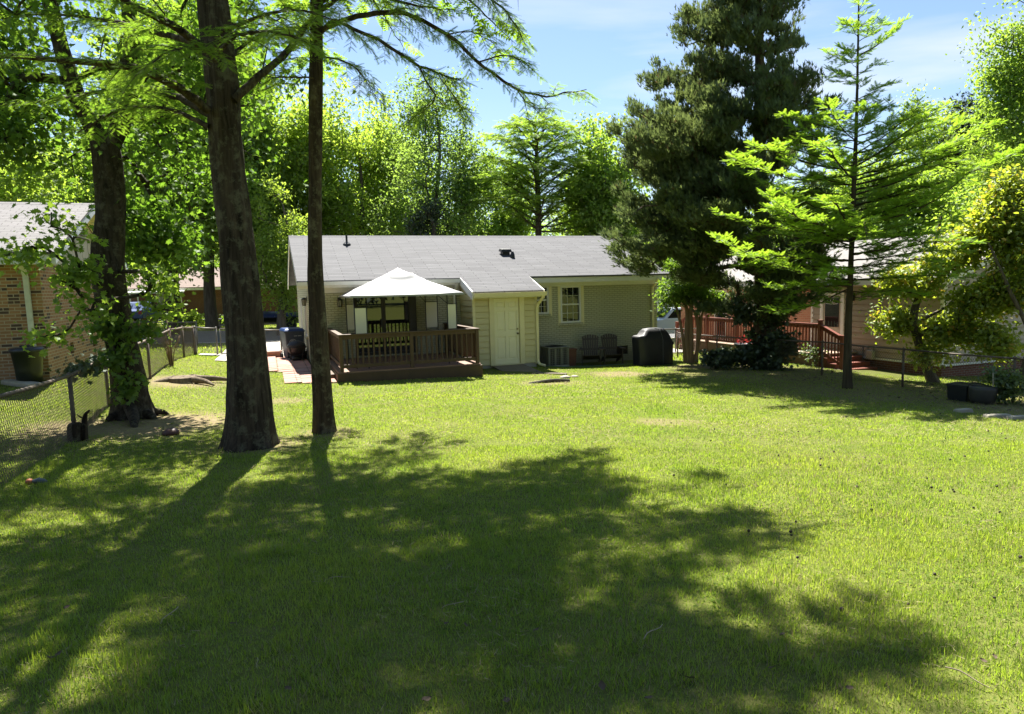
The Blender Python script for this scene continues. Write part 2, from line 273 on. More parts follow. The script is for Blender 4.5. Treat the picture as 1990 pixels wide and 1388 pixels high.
# ------------------------------------------------------------------ mesh helpers
def link(name, me, m, parent=None, smooth=False):
    o = bpy.data.objects.new(name, me); COL.objects.link(o)
    if m is not None: me.materials.append(m)
    if parent is not None: o.parent = parent
    if smooth and len(me.polygons): me.polygons.foreach_set('use_smooth', np.ones(len(me.polygons), bool))
    return o
def np_mesh(name, V, loops, starts):
    me = bpy.data.meshes.new(name); V = np.ascontiguousarray(V, np.float32)
    me.vertices.add(len(V)); me.vertices.foreach_set('co', V.ravel())
    me.loops.add(len(loops)); me.loops.foreach_set('vertex_index', np.ascontiguousarray(loops, np.int32))
    me.polygons.add(len(starts)); me.polygons.foreach_set('loop_start', np.ascontiguousarray(starts, np.int32))
    me.update(calc_edges=True); return me
class MB:
    def __init__(s): s.v = []; s.f = []
    def add(s, vs, fs):
        o = len(s.v); s.v += [tuple(map(float, p)) for p in vs]; s.f += [tuple(i + o for i in f) for f in fs]; return s
    def quad(s, *p): return s.add(p, [tuple(range(len(p)))])
    def box(s, x0, x1, y0, y1, z0, z1):
        return s.add([(x0, y0, z0), (x1, y0, z0), (x1, y1, z0), (x0, y1, z0), (x0, y0, z1), (x1, y0, z1), (x1, y1, z1), (x0, y1, z1)],
                     [(0, 3, 2, 1), (4, 5, 6, 7), (0, 1, 5, 4), (1, 2, 6, 5), (2, 3, 7, 6), (3, 0, 4, 7)])
    def hull(s, bot, top):             # two matching rings of points
        n = len(bot); return s.add(list(bot) + list(top), [tuple(range(n))[::-1], tuple(range(n, 2 * n))] + [(i, (i + 1) % n, n + (i + 1) % n, n + i) for i in range(n)])
    def beam(s, p, q, w, h, up=(0, 0, 1)):
        p, q = Vector(p), Vector(q); d = (q - p).normalized(); x = d.cross(Vector(up)).normalized() if abs(d.dot(Vector(up))) < .999 else Vector((1, 0, 0)); y = x.cross(d)
        r = lambda c: [c + x * (a * w / 2) + y * (b * h / 2) for a, b in ((-1, -1), (1, -1), (1, 1), (-1, 1))]
        return s.hull(r(p), r(q))
    def tube(s, pts, rad, n=8, cap=True):
        pts = [Vector(p) for p in pts]; rad = rad if hasattr(rad, '__len__') else [rad] * len(pts); rings = []; x = None
        for i, p in enumerate(pts):
            d = (pts[min(i + 1, len(pts) - 1)] - pts[max(i - 1, 0)]).normalized()
            if x is None: x = d.cross(Vector((0, 0, 1)) if abs(d.z) < .9 else Vector((1, 0, 0))).normalized()
            else: x = (x - d * x.dot(d)).normalized()
            y = d.cross(x); rings.append([p + (x * math.cos(2 * math.pi * k / n) + y * math.sin(2 * math.pi * k / n)) * rad[i] for k in range(n)])
        o = len(s.v); s.v += [tuple(p) for r in rings for p in r]
        for i in range(len(pts) - 1):
            for k in range(n): s.f.append((o + i * n + k, o + i * n + (k + 1) % n, o + (i + 1) * n + (k + 1) % n, o + (i + 1) * n + k))
        if cap: s.f.append(tuple(o + k for k in range(n))[::-1]); s.f.append(tuple(o + (len(pts) - 1) * n + k for k in range(n)))
        return s
    def lathe(s, prof, n=20, c=(0, 0, 0), sx=1.0, sy=1.0):
        o = len(s.v)
        for r, z in prof:
            for k in range(n): s.v.append((c[0] + sx * r * math.cos(2 * math.pi * k / n), c[1] + sy * r * math.sin(2 * math.pi * k / n), c[2] + z))
        for i in range(len(prof) - 1):
            for k in range(n): s.f.append((o + i * n + k, o + i * n + (k + 1) % n, o + (i + 1) * n + (k + 1) % n, o + (i + 1) * n + k))
        s.f.append(tuple(o + k for k in range(n))[::-1]); s.f.append(tuple(o + (len(prof) - 1) * n + k for k in range(n))); return s
    def lap(s, a0, a1, off, z0, z1, course=0.18, axis='u', sgn=-1, top=None):   # lapped boards on the plane off, facing sgn
        z = z0
        while z < z1 - 1e-4:
            zt = min(z + course, z1); e = off + sgn * 0.036; b0, b1 = a0, a1
            if top:
                b0, b1 = top(zt, a0, a1)
                if b1 - b0 < .03: break
            P = (lambda a, o, h: (a, o, h)) if axis == 'u' else (lambda a, o, h: (o, a, h))
            g_ = z + .022; r0_ = off - sgn * .004; s.quad(P(b0, r0_, z), P(b1, r0_, z), P(b1, r0_, g_), P(b0, r0_, g_)); s.quad(P(b0, e, g_), P(b1, e, g_), P(b1, off + sgn * .012, zt), P(b0, off + sgn * .012, zt)); s.quad(P(b0, r0_, g_), P(b1, r0_, g_), P(b1, e, g_), P(b0, e, g_)); s.quad(P(b0, off + sgn * .012, zt), P(b1, off + sgn * .012, zt), P(b1, r0_, zt), P(b0, r0_, zt)); z = zt
        return s
    def wall(s, a0, a1, z0, z1, off, holes=(), depth=.1, axis='u', sgn=-1):       # upright wall face with openings and their reveals
        A = sorted({a0, a1, *[h[0] for h in holes], *[h[1] for h in holes]}); Z = sorted({z0, z1, *[h[2] for h in holes], *[h[3] for h in holes]})
        P = (lambda a, o, h: (a, o, h)) if axis == 'u' else (lambda a, o, h: (o, a, h))
        for i in range(len(A) - 1):
            for j in range(len(Z) - 1):
                ca, cz_ = (A[i] + A[i + 1]) / 2, (Z[j] + Z[j + 1]) / 2
                if any(h[0] < ca < h[1] and h[2] < cz_ < h[3] for h in holes): continue
                s.quad(P(A[i], off, Z[j]), P(A[i + 1], off, Z[j]), P(A[i + 1], off, Z[j + 1]), P(A[i], off, Z[j + 1]))
        for h in holes:
            e = off - sgn * depth; c = [(h[0], h[2]), (h[1], h[2]), (h[1], h[3]), (h[0], h[3])]
            for k in range(4):
                p, q = c[k], c[(k + 1) % 4]; s.quad(P(p[0], off, p[1]), P(q[0], off, q[1]), P(q[0], e, q[1]), P(p[0], e, p[1]))
        return s
    def build(s, name, m, parent=None, smooth=False, bevel=0):
        me = bpy.data.meshes.new(name); me.from_pydata(s.v, [], s.f); me.update(); o = link(name, me, m, parent, smooth)
        if bevel:
            b = o.modifiers.new('bevel', 'BEVEL'); b.width = bevel; b.segments = 2; b.limit_method = 'ANGLE'
        return o
def tag(o, label=None, cat=None, group=None, kind=None):
    if label: o['label'] = label
    if cat: o['category'] = cat
    if group: o['group'] = group
    if kind: o['kind'] = kind
    return o
def thing(name, label, cat, loc=(0, 0, 0), rz=0.0, group=None):
    o = bpy.data.objects.new(name, None); COL.objects.link(o); o.location = loc; o.rotation_euler = (0, 0, rz); o.empty_display_size = .2
    return tag(o, label, cat, group)
def copy_tree(o, parent=None):
    c = o.copy(); COL.objects.link(c)
    if parent is not None: c.parent = parent
    for ch in list(o.children): copy_tree(ch, c)
    return c
rng = np.random.default_rng(7)
def unit(a): return a / np.maximum(np.linalg.norm(a, axis=-1, keepdims=True), 1e-9)
def rand_dirs(n, r=None): return unit((r or rng).normal(size=(n, 3)))
# leaf outlines: vertices (x across, y along, z lift) and faces
DIAMOND = (np.array([(0, 0, 0), (.30, .42, .10), (0, 1, -.05), (-.30, .42, .10)]), [(0, 1, 2), (0, 2, 3)])
OVAL = (np.array([(0, 0, 0), (.24, .25, .07), (.26, .6, .06), (0, 1, -.08), (-.26, .6, .06), (-.24, .25, .07), (0, .5, 0)]), [(0, 1, 2, 6), (6, 2, 3), (0, 6, 4, 5), (6, 3, 4)])
_mp = [(0, 0), (.10, .12), (.42, .02), (.32, .22), (.56, .42), (.30, .50), (.34, .68), (.13, .62), (0, 1.0), (-.13, .62), (-.34, .68), (-.30, .50), (-.56, .42), (-.32, .22), (-.42, .02), (-.10, .12)]
MAPLE = (np.array([(x, y, .16 * abs(x) - .12 * y * y) for x, y in _mp] + [(0, .38, -.03)]), [(16, i, (i + 1) % 16) for i in range(16)])
def _frond(pairs, nl, wd):
    v, f = [], []
    for i in range(pairs):
        y = .08 + .86 * i / (pairs - 1); l = nl * (1 - .55 * (i / (pairs - 1)) ** 2)
        for s in (-1, 1):
            o = len(v); v += [(0, y - wd, 0), (0, y + wd, 0), (s * l, y + l * .55, .02)]; f.append((o, o + 1, o + 2))
    o = len(v); v += [(-.012, 0, 0), (.012, 0, 0), (0, 1, 0)]; f.append((o, o + 1, o + 2)); return np.array(v), f
FROND = _frond(10, .21, .034); FROND_S = _frond(6, .30, .085); FROND_F = _frond(4, .34, .10)
SPRAY = (np.array([(0, 0, 0), (.09, .5, .03), (.03, 1, 0), (-.07, .45, -.03), (.30, .70, .1), (-.26, .66, -.08), (.05, .25, 0), (-.05, .2, 0)]), [(0, 1, 2), (0, 2, 3), (6, 4, 1), (7, 3, 5)])
def scatter(P, Yd, N, size, tmpl, r=None):
    tv, tf = tmpl; Y = unit(Yd); X = unit(np.cross(Y, N)); Z = np.cross(X, Y); n, k = len(P), len(tv)
    s = np.broadcast_to(np.asarray(size, float), (n,))[:, None, None]
    V = P[:, None, :] + s * (tv[None, :, 0, None] * X[:, None, :] + tv[None, :, 1, None] * Y[:, None, :] + tv[None, :, 2, None] * Z[:, None, :])
    lo = np.concatenate([np.array(f) for f in tf]); ln = np.array([len(f) for f in tf]); st = np.r_[0, np.cumsum(ln)[:-1]]
    loops = (lo[None, :] + (np.arange(n) * k)[:, None]).ravel(); starts = (st[None, :] + (np.arange(n) * len(lo))[:, None]).ravel()
    return V.reshape(-1, 3), loops, starts
def join(parts):
    V, Lp, St, a, b = [], [], [], 0, 0
    for v, l, s in parts: V.append(v); Lp.append(l + a); St.append(s + b); a += len(v); b += len(l)
    return np.concatenate(V), np.concatenate(Lp), np.concatenate(St)
def leafobj(name, parts, m, parent): return link(name, np_mesh(name, *join(parts)), m, parent)
def frusta(A, B, ra, rb, k=5):                # many tapered sticks at once
    d = unit(B - A); ref = np.where(np.abs(d[:, 2:3]) < .9, np.array([[0, 0, 1.]]), np.array([[1., 0, 0]])); x = unit(np.cross(d, ref)); y = np.cross(d, x)
    an = np.arange(k) * 2 * math.pi / k; c = np.cos(an)[None, :, None]; s = np.sin(an)[None, :, None]
    rg = x[:, None, :] * c + y[:, None, :] * s
    V = np.concatenate([A[:, None] + rg * ra[:, None, None], B[:, None] + rg * rb[:, None, None]], 1); n = len(A)
    i = np.arange(k); f = np.stack([i, (i + 1) % k, k + (i + 1) % k, k + i], 1)
    loops = (f.ravel()[None] + (np.arange(n) * 2 * k)[:, None]).ravel(); return V.reshape(-1, 3), loops, np.arange(n * k) * 4
def smooth_path(P, n):                        # Catmull-Rom through points with any number of columns
    P = np.asarray(P, float); P = np.vstack([2 * P[0] - P[1], P, 2 * P[-1] - P[-2]]); out = []; m = len(P) - 3
    for t in np.linspace(0, m - 1e-6, n):
        i = int(t); f = t - i; a, b, c, d = P[i:i + 4]
        out.append(.5 * (2 * b + (c - a) * f + (2 * a - 5 * b + 4 * c - d) * f * f + (3 * b - a - 3 * c + d) * f ** 3))
    return np.array(out)
def trunk_mesh(path, sides=40, rings=90, amp=.035, freq=7, flare=None, seed=0):
    Q = smooth_path(path, rings); V = []; th = np.arange(sides) * 2 * math.pi / sides
    for i, q in enumerate(Q):
        h = q[2] - Q[0][2]
        fl = 1 + (flare[0] * math.exp(-max(h, 0) / flare[1]) if flare else 0)
        lob = (1 + (.16 * math.exp(-max(h, 0) / .35) * np.sin(th * 5 + seed)) if flare else np.ones(sides))
        nn = vnoise(np.c_[np.cos(th) * freq * .6 + seed * 11, np.sin(th) * freq * .6, np.full(sides, h * 1.3)]) - .5
        n2 = vnoise(np.c_[np.cos(th) * freq * 2 + seed, np.sin(th) * freq * 2, np.full(sides, h * 2.6 + 5)]) - .5
        big = vnoise(np.c_[np.cos(th) * 1.1 + seed * 3, np.sin(th) * 1.1, np.full(sides, h * .6)]) - .5
        r = q[3] * fl * lob * (1 + .22 * big) + amp * nn + amp * .8 * n2
        V.append(np.c_[q[0] + r * np.cos(th), q[1] + r * np.sin(th), np.full(sides, q[2])])
    V = np.concatenate(V); i = np.arange(sides); f = []
    for k in range(rings - 1): f.append(np.stack([k * sides + i, k * sides + (i + 1) % sides, (k + 1) * sides + (i + 1) % sides, (k + 1) * sides + i], 1))
    f = np.concatenate(f); return V, f.ravel(), np.arange(len(f)) * 4
def grow(trunk, att, bf=.35, tip=.012, rmax=.2, pw=.42, sag=.0):   # joins the attractors to the trunk by the cheapest twigs
    T = np.asarray(trunk); nT, n = len(T), len(att); pos = np.vstack([T[:, :3], att]); par = np.full(nT + n, -1); pl = np.zeros(nT + n)
    par[1:nT] = np.arange(nT - 1)
    pl[:nT] = np.r_[0, np.cumsum(np.linalg.norm(np.diff(T[:, :3], axis=0), axis=1))]
    D = np.linalg.norm(att[:, None] - T[None, :, :3], axis=2) + bf * pl[None, :nT] + .6 * np.maximum(0, T[None, :, 2] - att[:, None, 2])
    best = D.min(1); who = D.argmin(1); done = np.zeros(n, bool); order = []
    for _ in range(n):
        i = int(np.argmin(np.where(done, 1e9, best))); done[i] = True; j = nT + i; par[j] = who[i]; order.append(j)
        pl[j] = pl[who[i]] + np.linalg.norm(att[i] - pos[who[i]]); c = np.linalg.norm(att - att[i], axis=1) + bf * pl[j]
        up = (c < best) & ~done; best[up] = c[up]; who[up] = j
    desc = np.ones(nT + n)
    for j in order[::-1]: desc[par[j]] += desc[j]
    rad = np.minimum(tip * desc ** pw, rmax); e = np.array(order); A, B = pos[par[e]], pos[e]
    ra = np.where(par[e] < nT, np.minimum(rad[e] * 1.15, T[np.minimum(par[e], nT - 1), 3] * .8), rad[np.maximum(par[e], 0)] * .9); ra = np.minimum(ra, rad[e] * 1.8 + .004)
    L = np.linalg.norm(B - A, axis=1, keepdims=True); mid = (A + B) / 2 + rng.normal(size=A.shape) * L * .07 + np.array([0, 0, 1.]) * L * .05
    rm = (ra + rad[e]) / 2
    return [frusta(A, mid, ra, rm), frusta(mid, B, rm, rad[e])], unit(B - A)
def lumps(c, rad, n, k=14, r=.46, seed=1, carve=.0, shell=.35):
    q = np.random.default_rng(seed); d = rand_dirs(k, q); rr = (shell + (1 - shell) * q.random(k) ** .6) * (1 - r * .75)
    cs = d * rr[:, None]; pts = []
    while len(pts) < n:
        i = q.integers(k); p = cs[i] + rand_dirs(1, q)[0] * r * q.random() ** .45 * (.7 + .6 * q.random())
        if np.linalg.norm(p) < 1.08: pts.append(p)
    P = np.array(pts) * np.asarray(rad) + np.asarray(c)
    if carve: P = P[vnoise(P / max(rad) * 3.3 + seed * 7.3) > carve]
    return P
def clothe(att, dirs, per, sigma, size, tmpl, seed=3, droop=.35, out=None, outk=.0):
    q = np.random.default_rng(seed); n = len(att) * per; i = np.repeat(np.arange(len(att)), per)
    P = att[i] + q.normal(size=(n, 3)) * sigma * np.array([1, 1, .75]); Yd = rand_dirs(n, q) * .8 + dirs[i] * .4 + np.array([0, 0, -droop])
    if out is not None: Yd = Yd + unit(P - out) * outk
    N = rand_dirs(n, q) * .75 + np.array([0, 0, .9]); return scatter(P, Yd, N, size * (.65 + .7 * q.random(n)), tmpl)
def tree(name, label, cat, base, trunk, att, lm, bm, per=40, sigma=.4, size=.18, tmpl=DIAMOND, group=None, droop=.35, bf=.35, rmax=.2, flare=(.5, .4), sides=14, rings=26, amp=.02, seed=1, tip=.012, outk=0.0):
    b = np.array(base, float); root = thing(name, label, cat, tuple(b), 0, group); T = np.asarray(trunk, float).copy(); T[:, :3] -= b; A = att - b
    tr = trunk_mesh(T, sides, rings, amp, 6, flare, seed); br, dr = grow(smooth_path(T, 14)[3:], A, bf, tip, rmax)
    link('trunk', np_mesh('trunk', *tr), bm, root, True); link('branches', np_mesh('branches', *join(br)), bm, root, True)
    leafobj('crown', [clothe(A, dr, per, sigma, size, tmpl, seed + 5, droop, np.array([0, 0, A[:, 2].mean()]), outk)], lm, root); return root
def struct(name, mb_or_me, m):
    o = mb_or_me.build(name, m) if isinstance(mb_or_me, MB) else link(name, mb_or_me, m); return tag(o, None, None, None, 'structure')

# ------------------------------------------------------------------ ground, road, paths
def axis(lo, hi, fine, far):
    a = list(np.arange(lo, hi + 1e-6, fine)); s = fine
    while a[-1] < far: s *= 1.35; a.append(a[-1] + s)
    s = fine
    while a[0] > -far: s *= 1.35; a.insert(0, a[0] - s)
    return np.array(a)
gx, gy = axis(-22, 24, .5, 900), axis(-6, 52, .5, 900)
GX, GY = np.meshgrid(gx, gy); GZ = ground(GX.ravel(), GY.ravel())
far = np.clip((np.hypot(GX.ravel(), GY.ravel() - 20) - 60) / 200, 0, 1); GZ = GZ * (1 - far) + far * -.4
ii, jj = np.meshgrid(np.arange(len(gx) - 1), np.arange(len(gy) - 1)); k0 = (jj * len(gx) + ii).ravel()
q4 = np.stack([k0, k0 + 1, k0 + 1 + len(gx), k0 + len(gx)], 1)
me = np_mesh('ground', np.c_[GX.ravel(), GY.ravel(), GZ], q4.ravel(), np.arange(len(q4)) * 4)
BARE = [(-5.6, 10.6, 1.2, .85), (-6.6, 10.2, .9, .75), (-7.7, 15.6, .95, .7), (.95, 16.7, .75, .55), (3.0, 18.9, .8, .7), (2.2, 9.9, .38, .5), (2.6, 10.0, .25, .4), (7.3, 18.6, 2.6, .55), (8.6, 14.8, 2.6, .5), (5.8, 20.6, .9, .7), (9.6, 12.2, 1.6, .6), (-3.3, 8.55, .55, .6), (-2.62, 9.3, .42, .5), (3.6, 7.8, .7, .3), (4.6, 5.6, .9, .25), (-4.6, 13.3, .5, .5)]
def bareness(x, y):
    n = vnoise(np.c_[x * 1.3, y * 1.3, np.zeros(len(x))]) * .6 + vnoise(np.c_[x * 4, y * 4, np.ones(len(x))]) * .4
    b = np.zeros(len(x))
    for cx, cy, r, a in BARE: b = np.maximum(b, a * np.clip(1.5 - np.hypot(x - cx, y - cy) / r * (.6 + .8 * n), 0, 1))
    return b
t = NT('lawn_soil'); n1 = t.noise(1.6, 6); n2 = t.noise(14, 5, .7); n3 = t.noise(90, 3)
col = t.mix(t.ramp(n2, .3, .7), (.075, .10, .018), (.14, .15, .036)); col = t.mix(t.math('MULTIPLY', t.ramp(n1, .45, .7), .5), col, (.12, .115, .04))
mask = None
for cx, cy, r, a in BARE:
    if a <= .3: continue
    sb = t.n('ShaderNodeVectorMath', operation='DISTANCE'); f2 = t.n('ShaderNodeVectorMath', operation='MULTIPLY'); t.L(t.co, f2.inputs[0]); f2.inputs[1].default_value = (1, 1, 0)
    t.L(f2.outputs[0], sb.inputs[0]); sb.inputs[1].default_value = (cx, cy, 0)
    k = t.math('SUBTRACT', 1.3, t.math('DIVIDE', sb.outputs['Value'], r)); k = t.math('ADD', k, t.math('MULTIPLY', t.math('SUBTRACT', n2, .5), 1.6)); k = t.math('MULTIPLY', t.ramp(k, .0, .6), a)
    mask = k if mask is None else t.math('MAXIMUM', mask, k)
col = t.mix(mask, col, t.mix(t.ramp(n2, .35, .65), (.27, .205, .125), (.17, .125, .075)))
t.pbr(col, .95, t.bump(t.math('ADD', n2, t.math('MULTIPLY', n3, .5)), .6, .03), 0, .1); struct('ground', me, t.m)
def sheet(name, m, u0, u1, v0, v1, lift, step=1.0, poly=None, kind=True):
    us = np.linspace(u0, u1, max(2, int((u1 - u0) / step) + 1)); vs = np.linspace(v0, v1, max(2, int((v1 - v0) / step) + 1)); mb = MB(); n = len(us)
    P = [hw(u, v) for v in vs for u in us]; z = ground([p[0] for p in P], [p[1] for p in P])
    mb.add([(p[0], p[1], z[i] + lift) for i, p in enumerate(P)], [(j * n + i, j * n + i + 1, (j + 1) * n + i + 1, (j + 1) * n + i) for j in range(len(vs) - 1) for i in range(n - 1)])
    return struct(name, mb, m)
ROADV = (13.8, 22.5)
sheet('road', M_asph, -70, 70, ROADV[0], ROADV[1], .02, 1.2)
sheet('gutter_strip', M_conc, -70, 70, ROADV[0] - .5, ROADV[0] - .02, .035, .5)
sheet('walkway', M_conc, -7.35, -6.35, 2.4, 13.2, .03, .6)
sheet('crosswalk_path', M_conc, -8.0, -4.7, 4.75, 5.6, .038, .5)
sheet('driveway', M_conc, -6.2, -4.7, 5.65, 13.2, .03, .6)
sheet('right_driveway', M_conc, 7.5, 10.2, 3.2, 13.2, .03, .8)
# red paver patio with joints
t = NT('red_pavers'); v = t.map((1, 1, 1)); b = t.n('ShaderNodeTexBrick'); t.L(v, b.inputs['Vector']); b.offset = .0; b.inputs['Scale'].default_value = 1; b.inputs['Brick Width'].default_value = .4; b.inputs['Row Height'].default_value = .4; b.inputs['Mortar Size'].default_value = .012
t.setv(b, 'Color1', (.40, .20, .16)); t.setv(b, 'Color2', (.33, .165, .13)); t.setv(b, 'Mortar', (.11, .085, .06))
c = t.mix(t.math('MULTIPLY', t.ramp(t.noise(3, 5), .4, .7), .6), b.outputs['Color'], (.42, .30, .25)); t.pbr(c, .9, t.bump(t.math('ADD', t.math('MULTIPLY', b.outputs['Fac'], -1), t.math('MULTIPLY', t.noise(40, 3), .2)), .5, .01), 0, .2); M_paver = t.m
def paver_area(name, label, rects):
    root = thing(name, label, 'patio', hw(-5.2, 1.5, 0), YAW); mb = MB()
    for (u0, u1, v0, v1) in rects:
        U = np.linspace(u0, u1, max(2, int((u1 - u0) / .4) + 1)); Vv = np.linspace(v0, v1, max(2, int((v1 - v0) / .4) + 1))
        for i in range(len(U) - 1):
            for j in range(len(Vv) - 1):
                z = gh((U[i] + U[i + 1]) / 2, (Vv[j] + Vv[j + 1]) / 2) + .03 + .012 * v1_(U[i], Vv[j]); x = .006
                mb.box(U[i] + 5.2 + x, U[i + 1] + 5.2 - x, Vv[j] - 1.5 + x, Vv[j + 1] - 1.5 - x, z - .06, z)
    mb.build('paving_slabs', M_paver, root); return root
def v1_(a, b): return v1(a * 3.1, b * 3.1, .5)
paver_area('paver_patio', 'sunlit red square paver patio at the left end of the white house', [(-6.1, -4.66, -.05, 4.7), (-5.5, -4.26, -2.3, -.05)])

# ------------------------------------------------------------------ windows, doors
def sash_window(root, u0, u1, z0, z1, off, rows=2, cols=3, m=None, sill=True, axis='u', sgn=-1, split=True):
    m = m or M_white; P = (lambda a0, a1, b0, b1, h0, h1: (a0, a1, min(b0, b1), max(b0, b1), h0, h1)) if axis == 'u' else (lambda a0, a1, b0, b1, h0, h1: (min(b0, b1), max(b0, b1), a0, a1, h0, h1))
    d = lambda k: off + sgn * k
    w = MB(); t_ = .055
    for a in ((u0, u0 + t_, z0, z1), (u1 - t_, u1, z0, z1), (u0 + t_, u1 - t_, z1 - t_, z1), (u0 + t_, u1 - t_, z0, z0 + t_)): w.box(*P(a[0], a[1], d(.03), d(-.07), a[2], a[3]))
    zm = (z0 + z1) / 2
    if split: w.box(*P(u0 + t_, u1 - t_, d(-.01), d(-.062), zm - .025, zm + .025))
    fr = w.build('window', m, root, bevel=.004)
    MB().box(*P(u0 + t_, u1 - t_, d(-.05), d(-.058), z0 + t_, z1 - t_)).build('pane', M_glass, fr)
    g = MB()
    for a, b in (((z0 + t_, zm - .025), (zm + .025, z1 - t_)) if split else ((z0 + t_, z1 - t_),)):
        for i in range(1, cols): x = u0 + t_ + (u1 - u0 - 2 * t_) * i / cols; g.box(*P(x - .006, x + .006, d(-.035), d(-.047), a, b))
        for i in range(1, rows): z = a + (b - a) * i / rows; g.box(*P(u0 + t_, u1 - t_, d(-.037), d(-.046), z - .006, z + .006))
    if g.v: g.build('glazing_bars', m, fr)
    if sill: MB().box(*P(u0 - .06, u1 + .06, d(.07), d(-.02), z0 - .075, z0 - .003)).build('sill', M_house if m is not M_white or True else m, fr, bevel=.004)
    return fr

# ------------------------------------------------------------------ the white house
house = thing('white_brick_house', 'single storey white painted brick house with grey shingle roof behind the deck', 'house', hw(0, 0, 0), YAW)
VW, VF = 1.34, 9.72; UL, UR = -4.6, 7.18; ES, RH, VR = 2.747, 4.375, 5.53; SL = (RH - ES) / (VR - .93)
roofz = lambda v: ES + SL * (v - .93) if v <= VR else RH - SL * (v - VR)
win = [(3.45, 4.2, 1.17, 2.4), (2.35, 3.02, 1.5, 2.42)]
sl = (-3.31, -1.44, .46, 2.3)
w = MB(); w.wall(UL, UR, -.4, 2.62, VW, [sl] + [(a, b, c, d) for a, b, c, d in win] + [(5.55, 6.0, -.02, .28)], .09)
lw = [(3.1, 3.95, 1.0, 2.2), (6.2, 7.0, 1.0, 2.2)]
w.wall(VW, VF, -.4, 2.62, UL, lw, .09, 'v', -1); w.wall(VW, VF, -.4, 2.62, UR, [], .09, 'v', 1); w.quad((UL, VF, -.4), (UR, VF, -.4), (UR, VF, 2.62), (UL, VF, 2.62))
w.quad((UL, VW, 2.62), (UR, VW, 2.62), (UR, VF, 2.62), (UL, VF, 2.62)); w.build('wall', M_house, house)
RL, RR = -4.95, 7.52; RT = .05
rf = MB()
def slab(mb, pts, th=.05):
    up = list(pts); dn = [(x, y, z - th) for x, y, z in pts]; mb.hull(dn, up)
slab(rf, [(RL, .93, ES), (-.1, .93, ES), (-.1, -.31, roofz(-.31)), (2.19, -.31, roofz(-.31)), (2.19, .93, ES), (RR, .93, ES), (RR, VR, RH), (RL, VR, RH)])
slab(rf, [(RL, VR, RH), (RR, VR, RH), (RR, 10.13, roofz(10.13)), (RL, 10.13, roofz(10.13))])
roof = rf.build('roof', M_roof, house)
rd = MB(); [rd.hull([(RL, VR, RH + .002), (RR, VR, RH + .002), (RR, VR + s_ * .15, RH - .15 * SL + .002), (RL, VR + s_ * .15, RH - .15 * SL + .002)], [(RL, VR, RH + .012), (RR, VR, RH + .012), (RR, VR + s_ * .15, RH - .15 * SL + .006), (RL, VR + s_ * .15, RH - .15 * SL + .006)]) for s_ in (-1, 1)]; rd.build('ridge_cap', M_roof, roof)
tr = MB()   # fascia, soffit, rake boards
tr.box(RL + .02, -.12, .96, .985, 2.53, ES - .055); tr.box(2.2, RR - .02, .96, .985, 2.53, ES - .055)
tr.box(RL + .03, -.12, .985, VW - .01, 2.535, 2.55); tr.box(2.05, RR - .03, .985, VW - .01, 2.535, 2.55)
tr.box(UL - .01, -.02, VW - .03, VW - .004, 2.38, 2.535); tr.box(2.06, UR + .01, VW - .03, VW - .004, 2.4, 2.535)
for (u_, s_) in ((RL, 1), (RR, -1)):
    a, b = u_ + s_ * .005, u_ + s_ * .03
    for (v0, v1_b) in ((.95, VR), (10.1, VR)):
        z0, z1 = roofz(v0) - .055, roofz(v1_b) - .055; tr.hull([(a, v0, z0 - .17), (b, v0, z0 - .17), (b, v1_b, z1 - .17), (a, v1_b, z1 - .17)], [(a, v0, z0), (b, v0, z0), (b, v1_b, z1), (a, v1_b, z1)])
tr.box(RL + .03, UL - .005, .99, 1.6, 2.5, 2.53); tr.build('trim', M_white, house)
for u_ in (UL - .012, UR + .012):
    gb = MB(); gb.add([(u_, VW, 2.6), (u_, VF, 2.6), (u_, VR, roofz(VR) - .1), (u_, 1.0, 2.6)], [(0, 1, 2), (3, 0, 2)]); gb.build('gable', M_siding, house)
# gutter along the left eave
gt = MB(); gt.hull([(RL + .02, .84, 2.60), (-.13, .84, 2.60), (-.13, .955, 2.60), (RL + .02, .955, 2.60)], [(RL + .02, .82, 2.71), (-.13, .82, 2.71), (-.13, .955, 2.71), (RL + .02, .955, 2.71)]); gt.build('gutter', M_white, house)
for a in win: sash_window(house, *a, VW)
for a in lw: sash_window(house, *a, UL, axis='v')
for a, b, c, d in win: mt = MB(); mt.box(b + .003, b + .1, VW - .05, VW - .004, c - .08, d); mt.box(a - .09, a - .003, VW - .02, VW - .004, c - .08, d); mt.box(a - .09, b + .1, VW - .021, VW - .003, d + .001, d + .05); mt.build('window_casing', M_cream, house)
# sliding glass door
sd = MB(); u0, u1, z0, z1 = sl
for a in ((u0, u0 + .07, z0, z1), (u1 - .22, u1, z0, z1), (u0 + .07, u1 - .22, z1 - .07, z1), (u0 + .07, u1 - .22, z0, z0 + .09)): sd.box(a[0], a[1], VW - .03, VW + .08, a[2], a[3])
um = (u0 + u1 - .15) / 2; sd.box(um - .06, um + .06, VW - .005, VW + .07, z0 + .09, z1 - .07)
door = sd.build('sliding_door', M_dark, house, bevel=.005)
MB().box(u0 + .07, um - .06, VW + .04, VW + .05, z0 + .09, z1 - .07).build('pane', M_glass2, door); MB().box(um + .06, u1 - .22, VW + .055, VW + .065, z0 + .09, z1 - .07).build('pane', M_glass2, door)
MB().box(um - .1, um - .075, VW - .06, VW - .01, 1.3, 1.55).build('handle', M_black, door)
# crawl space vent
vb = MB(); [vb.box(5.56, 5.99, VW + .02, VW + .05, z, z + .012) for z in np.arange(-.01, .27, .035)]; vb.box(5.56, 5.99, VW + .06, VW + .07, -.02, .28); vb.build('crawl_vent', M_black, house)
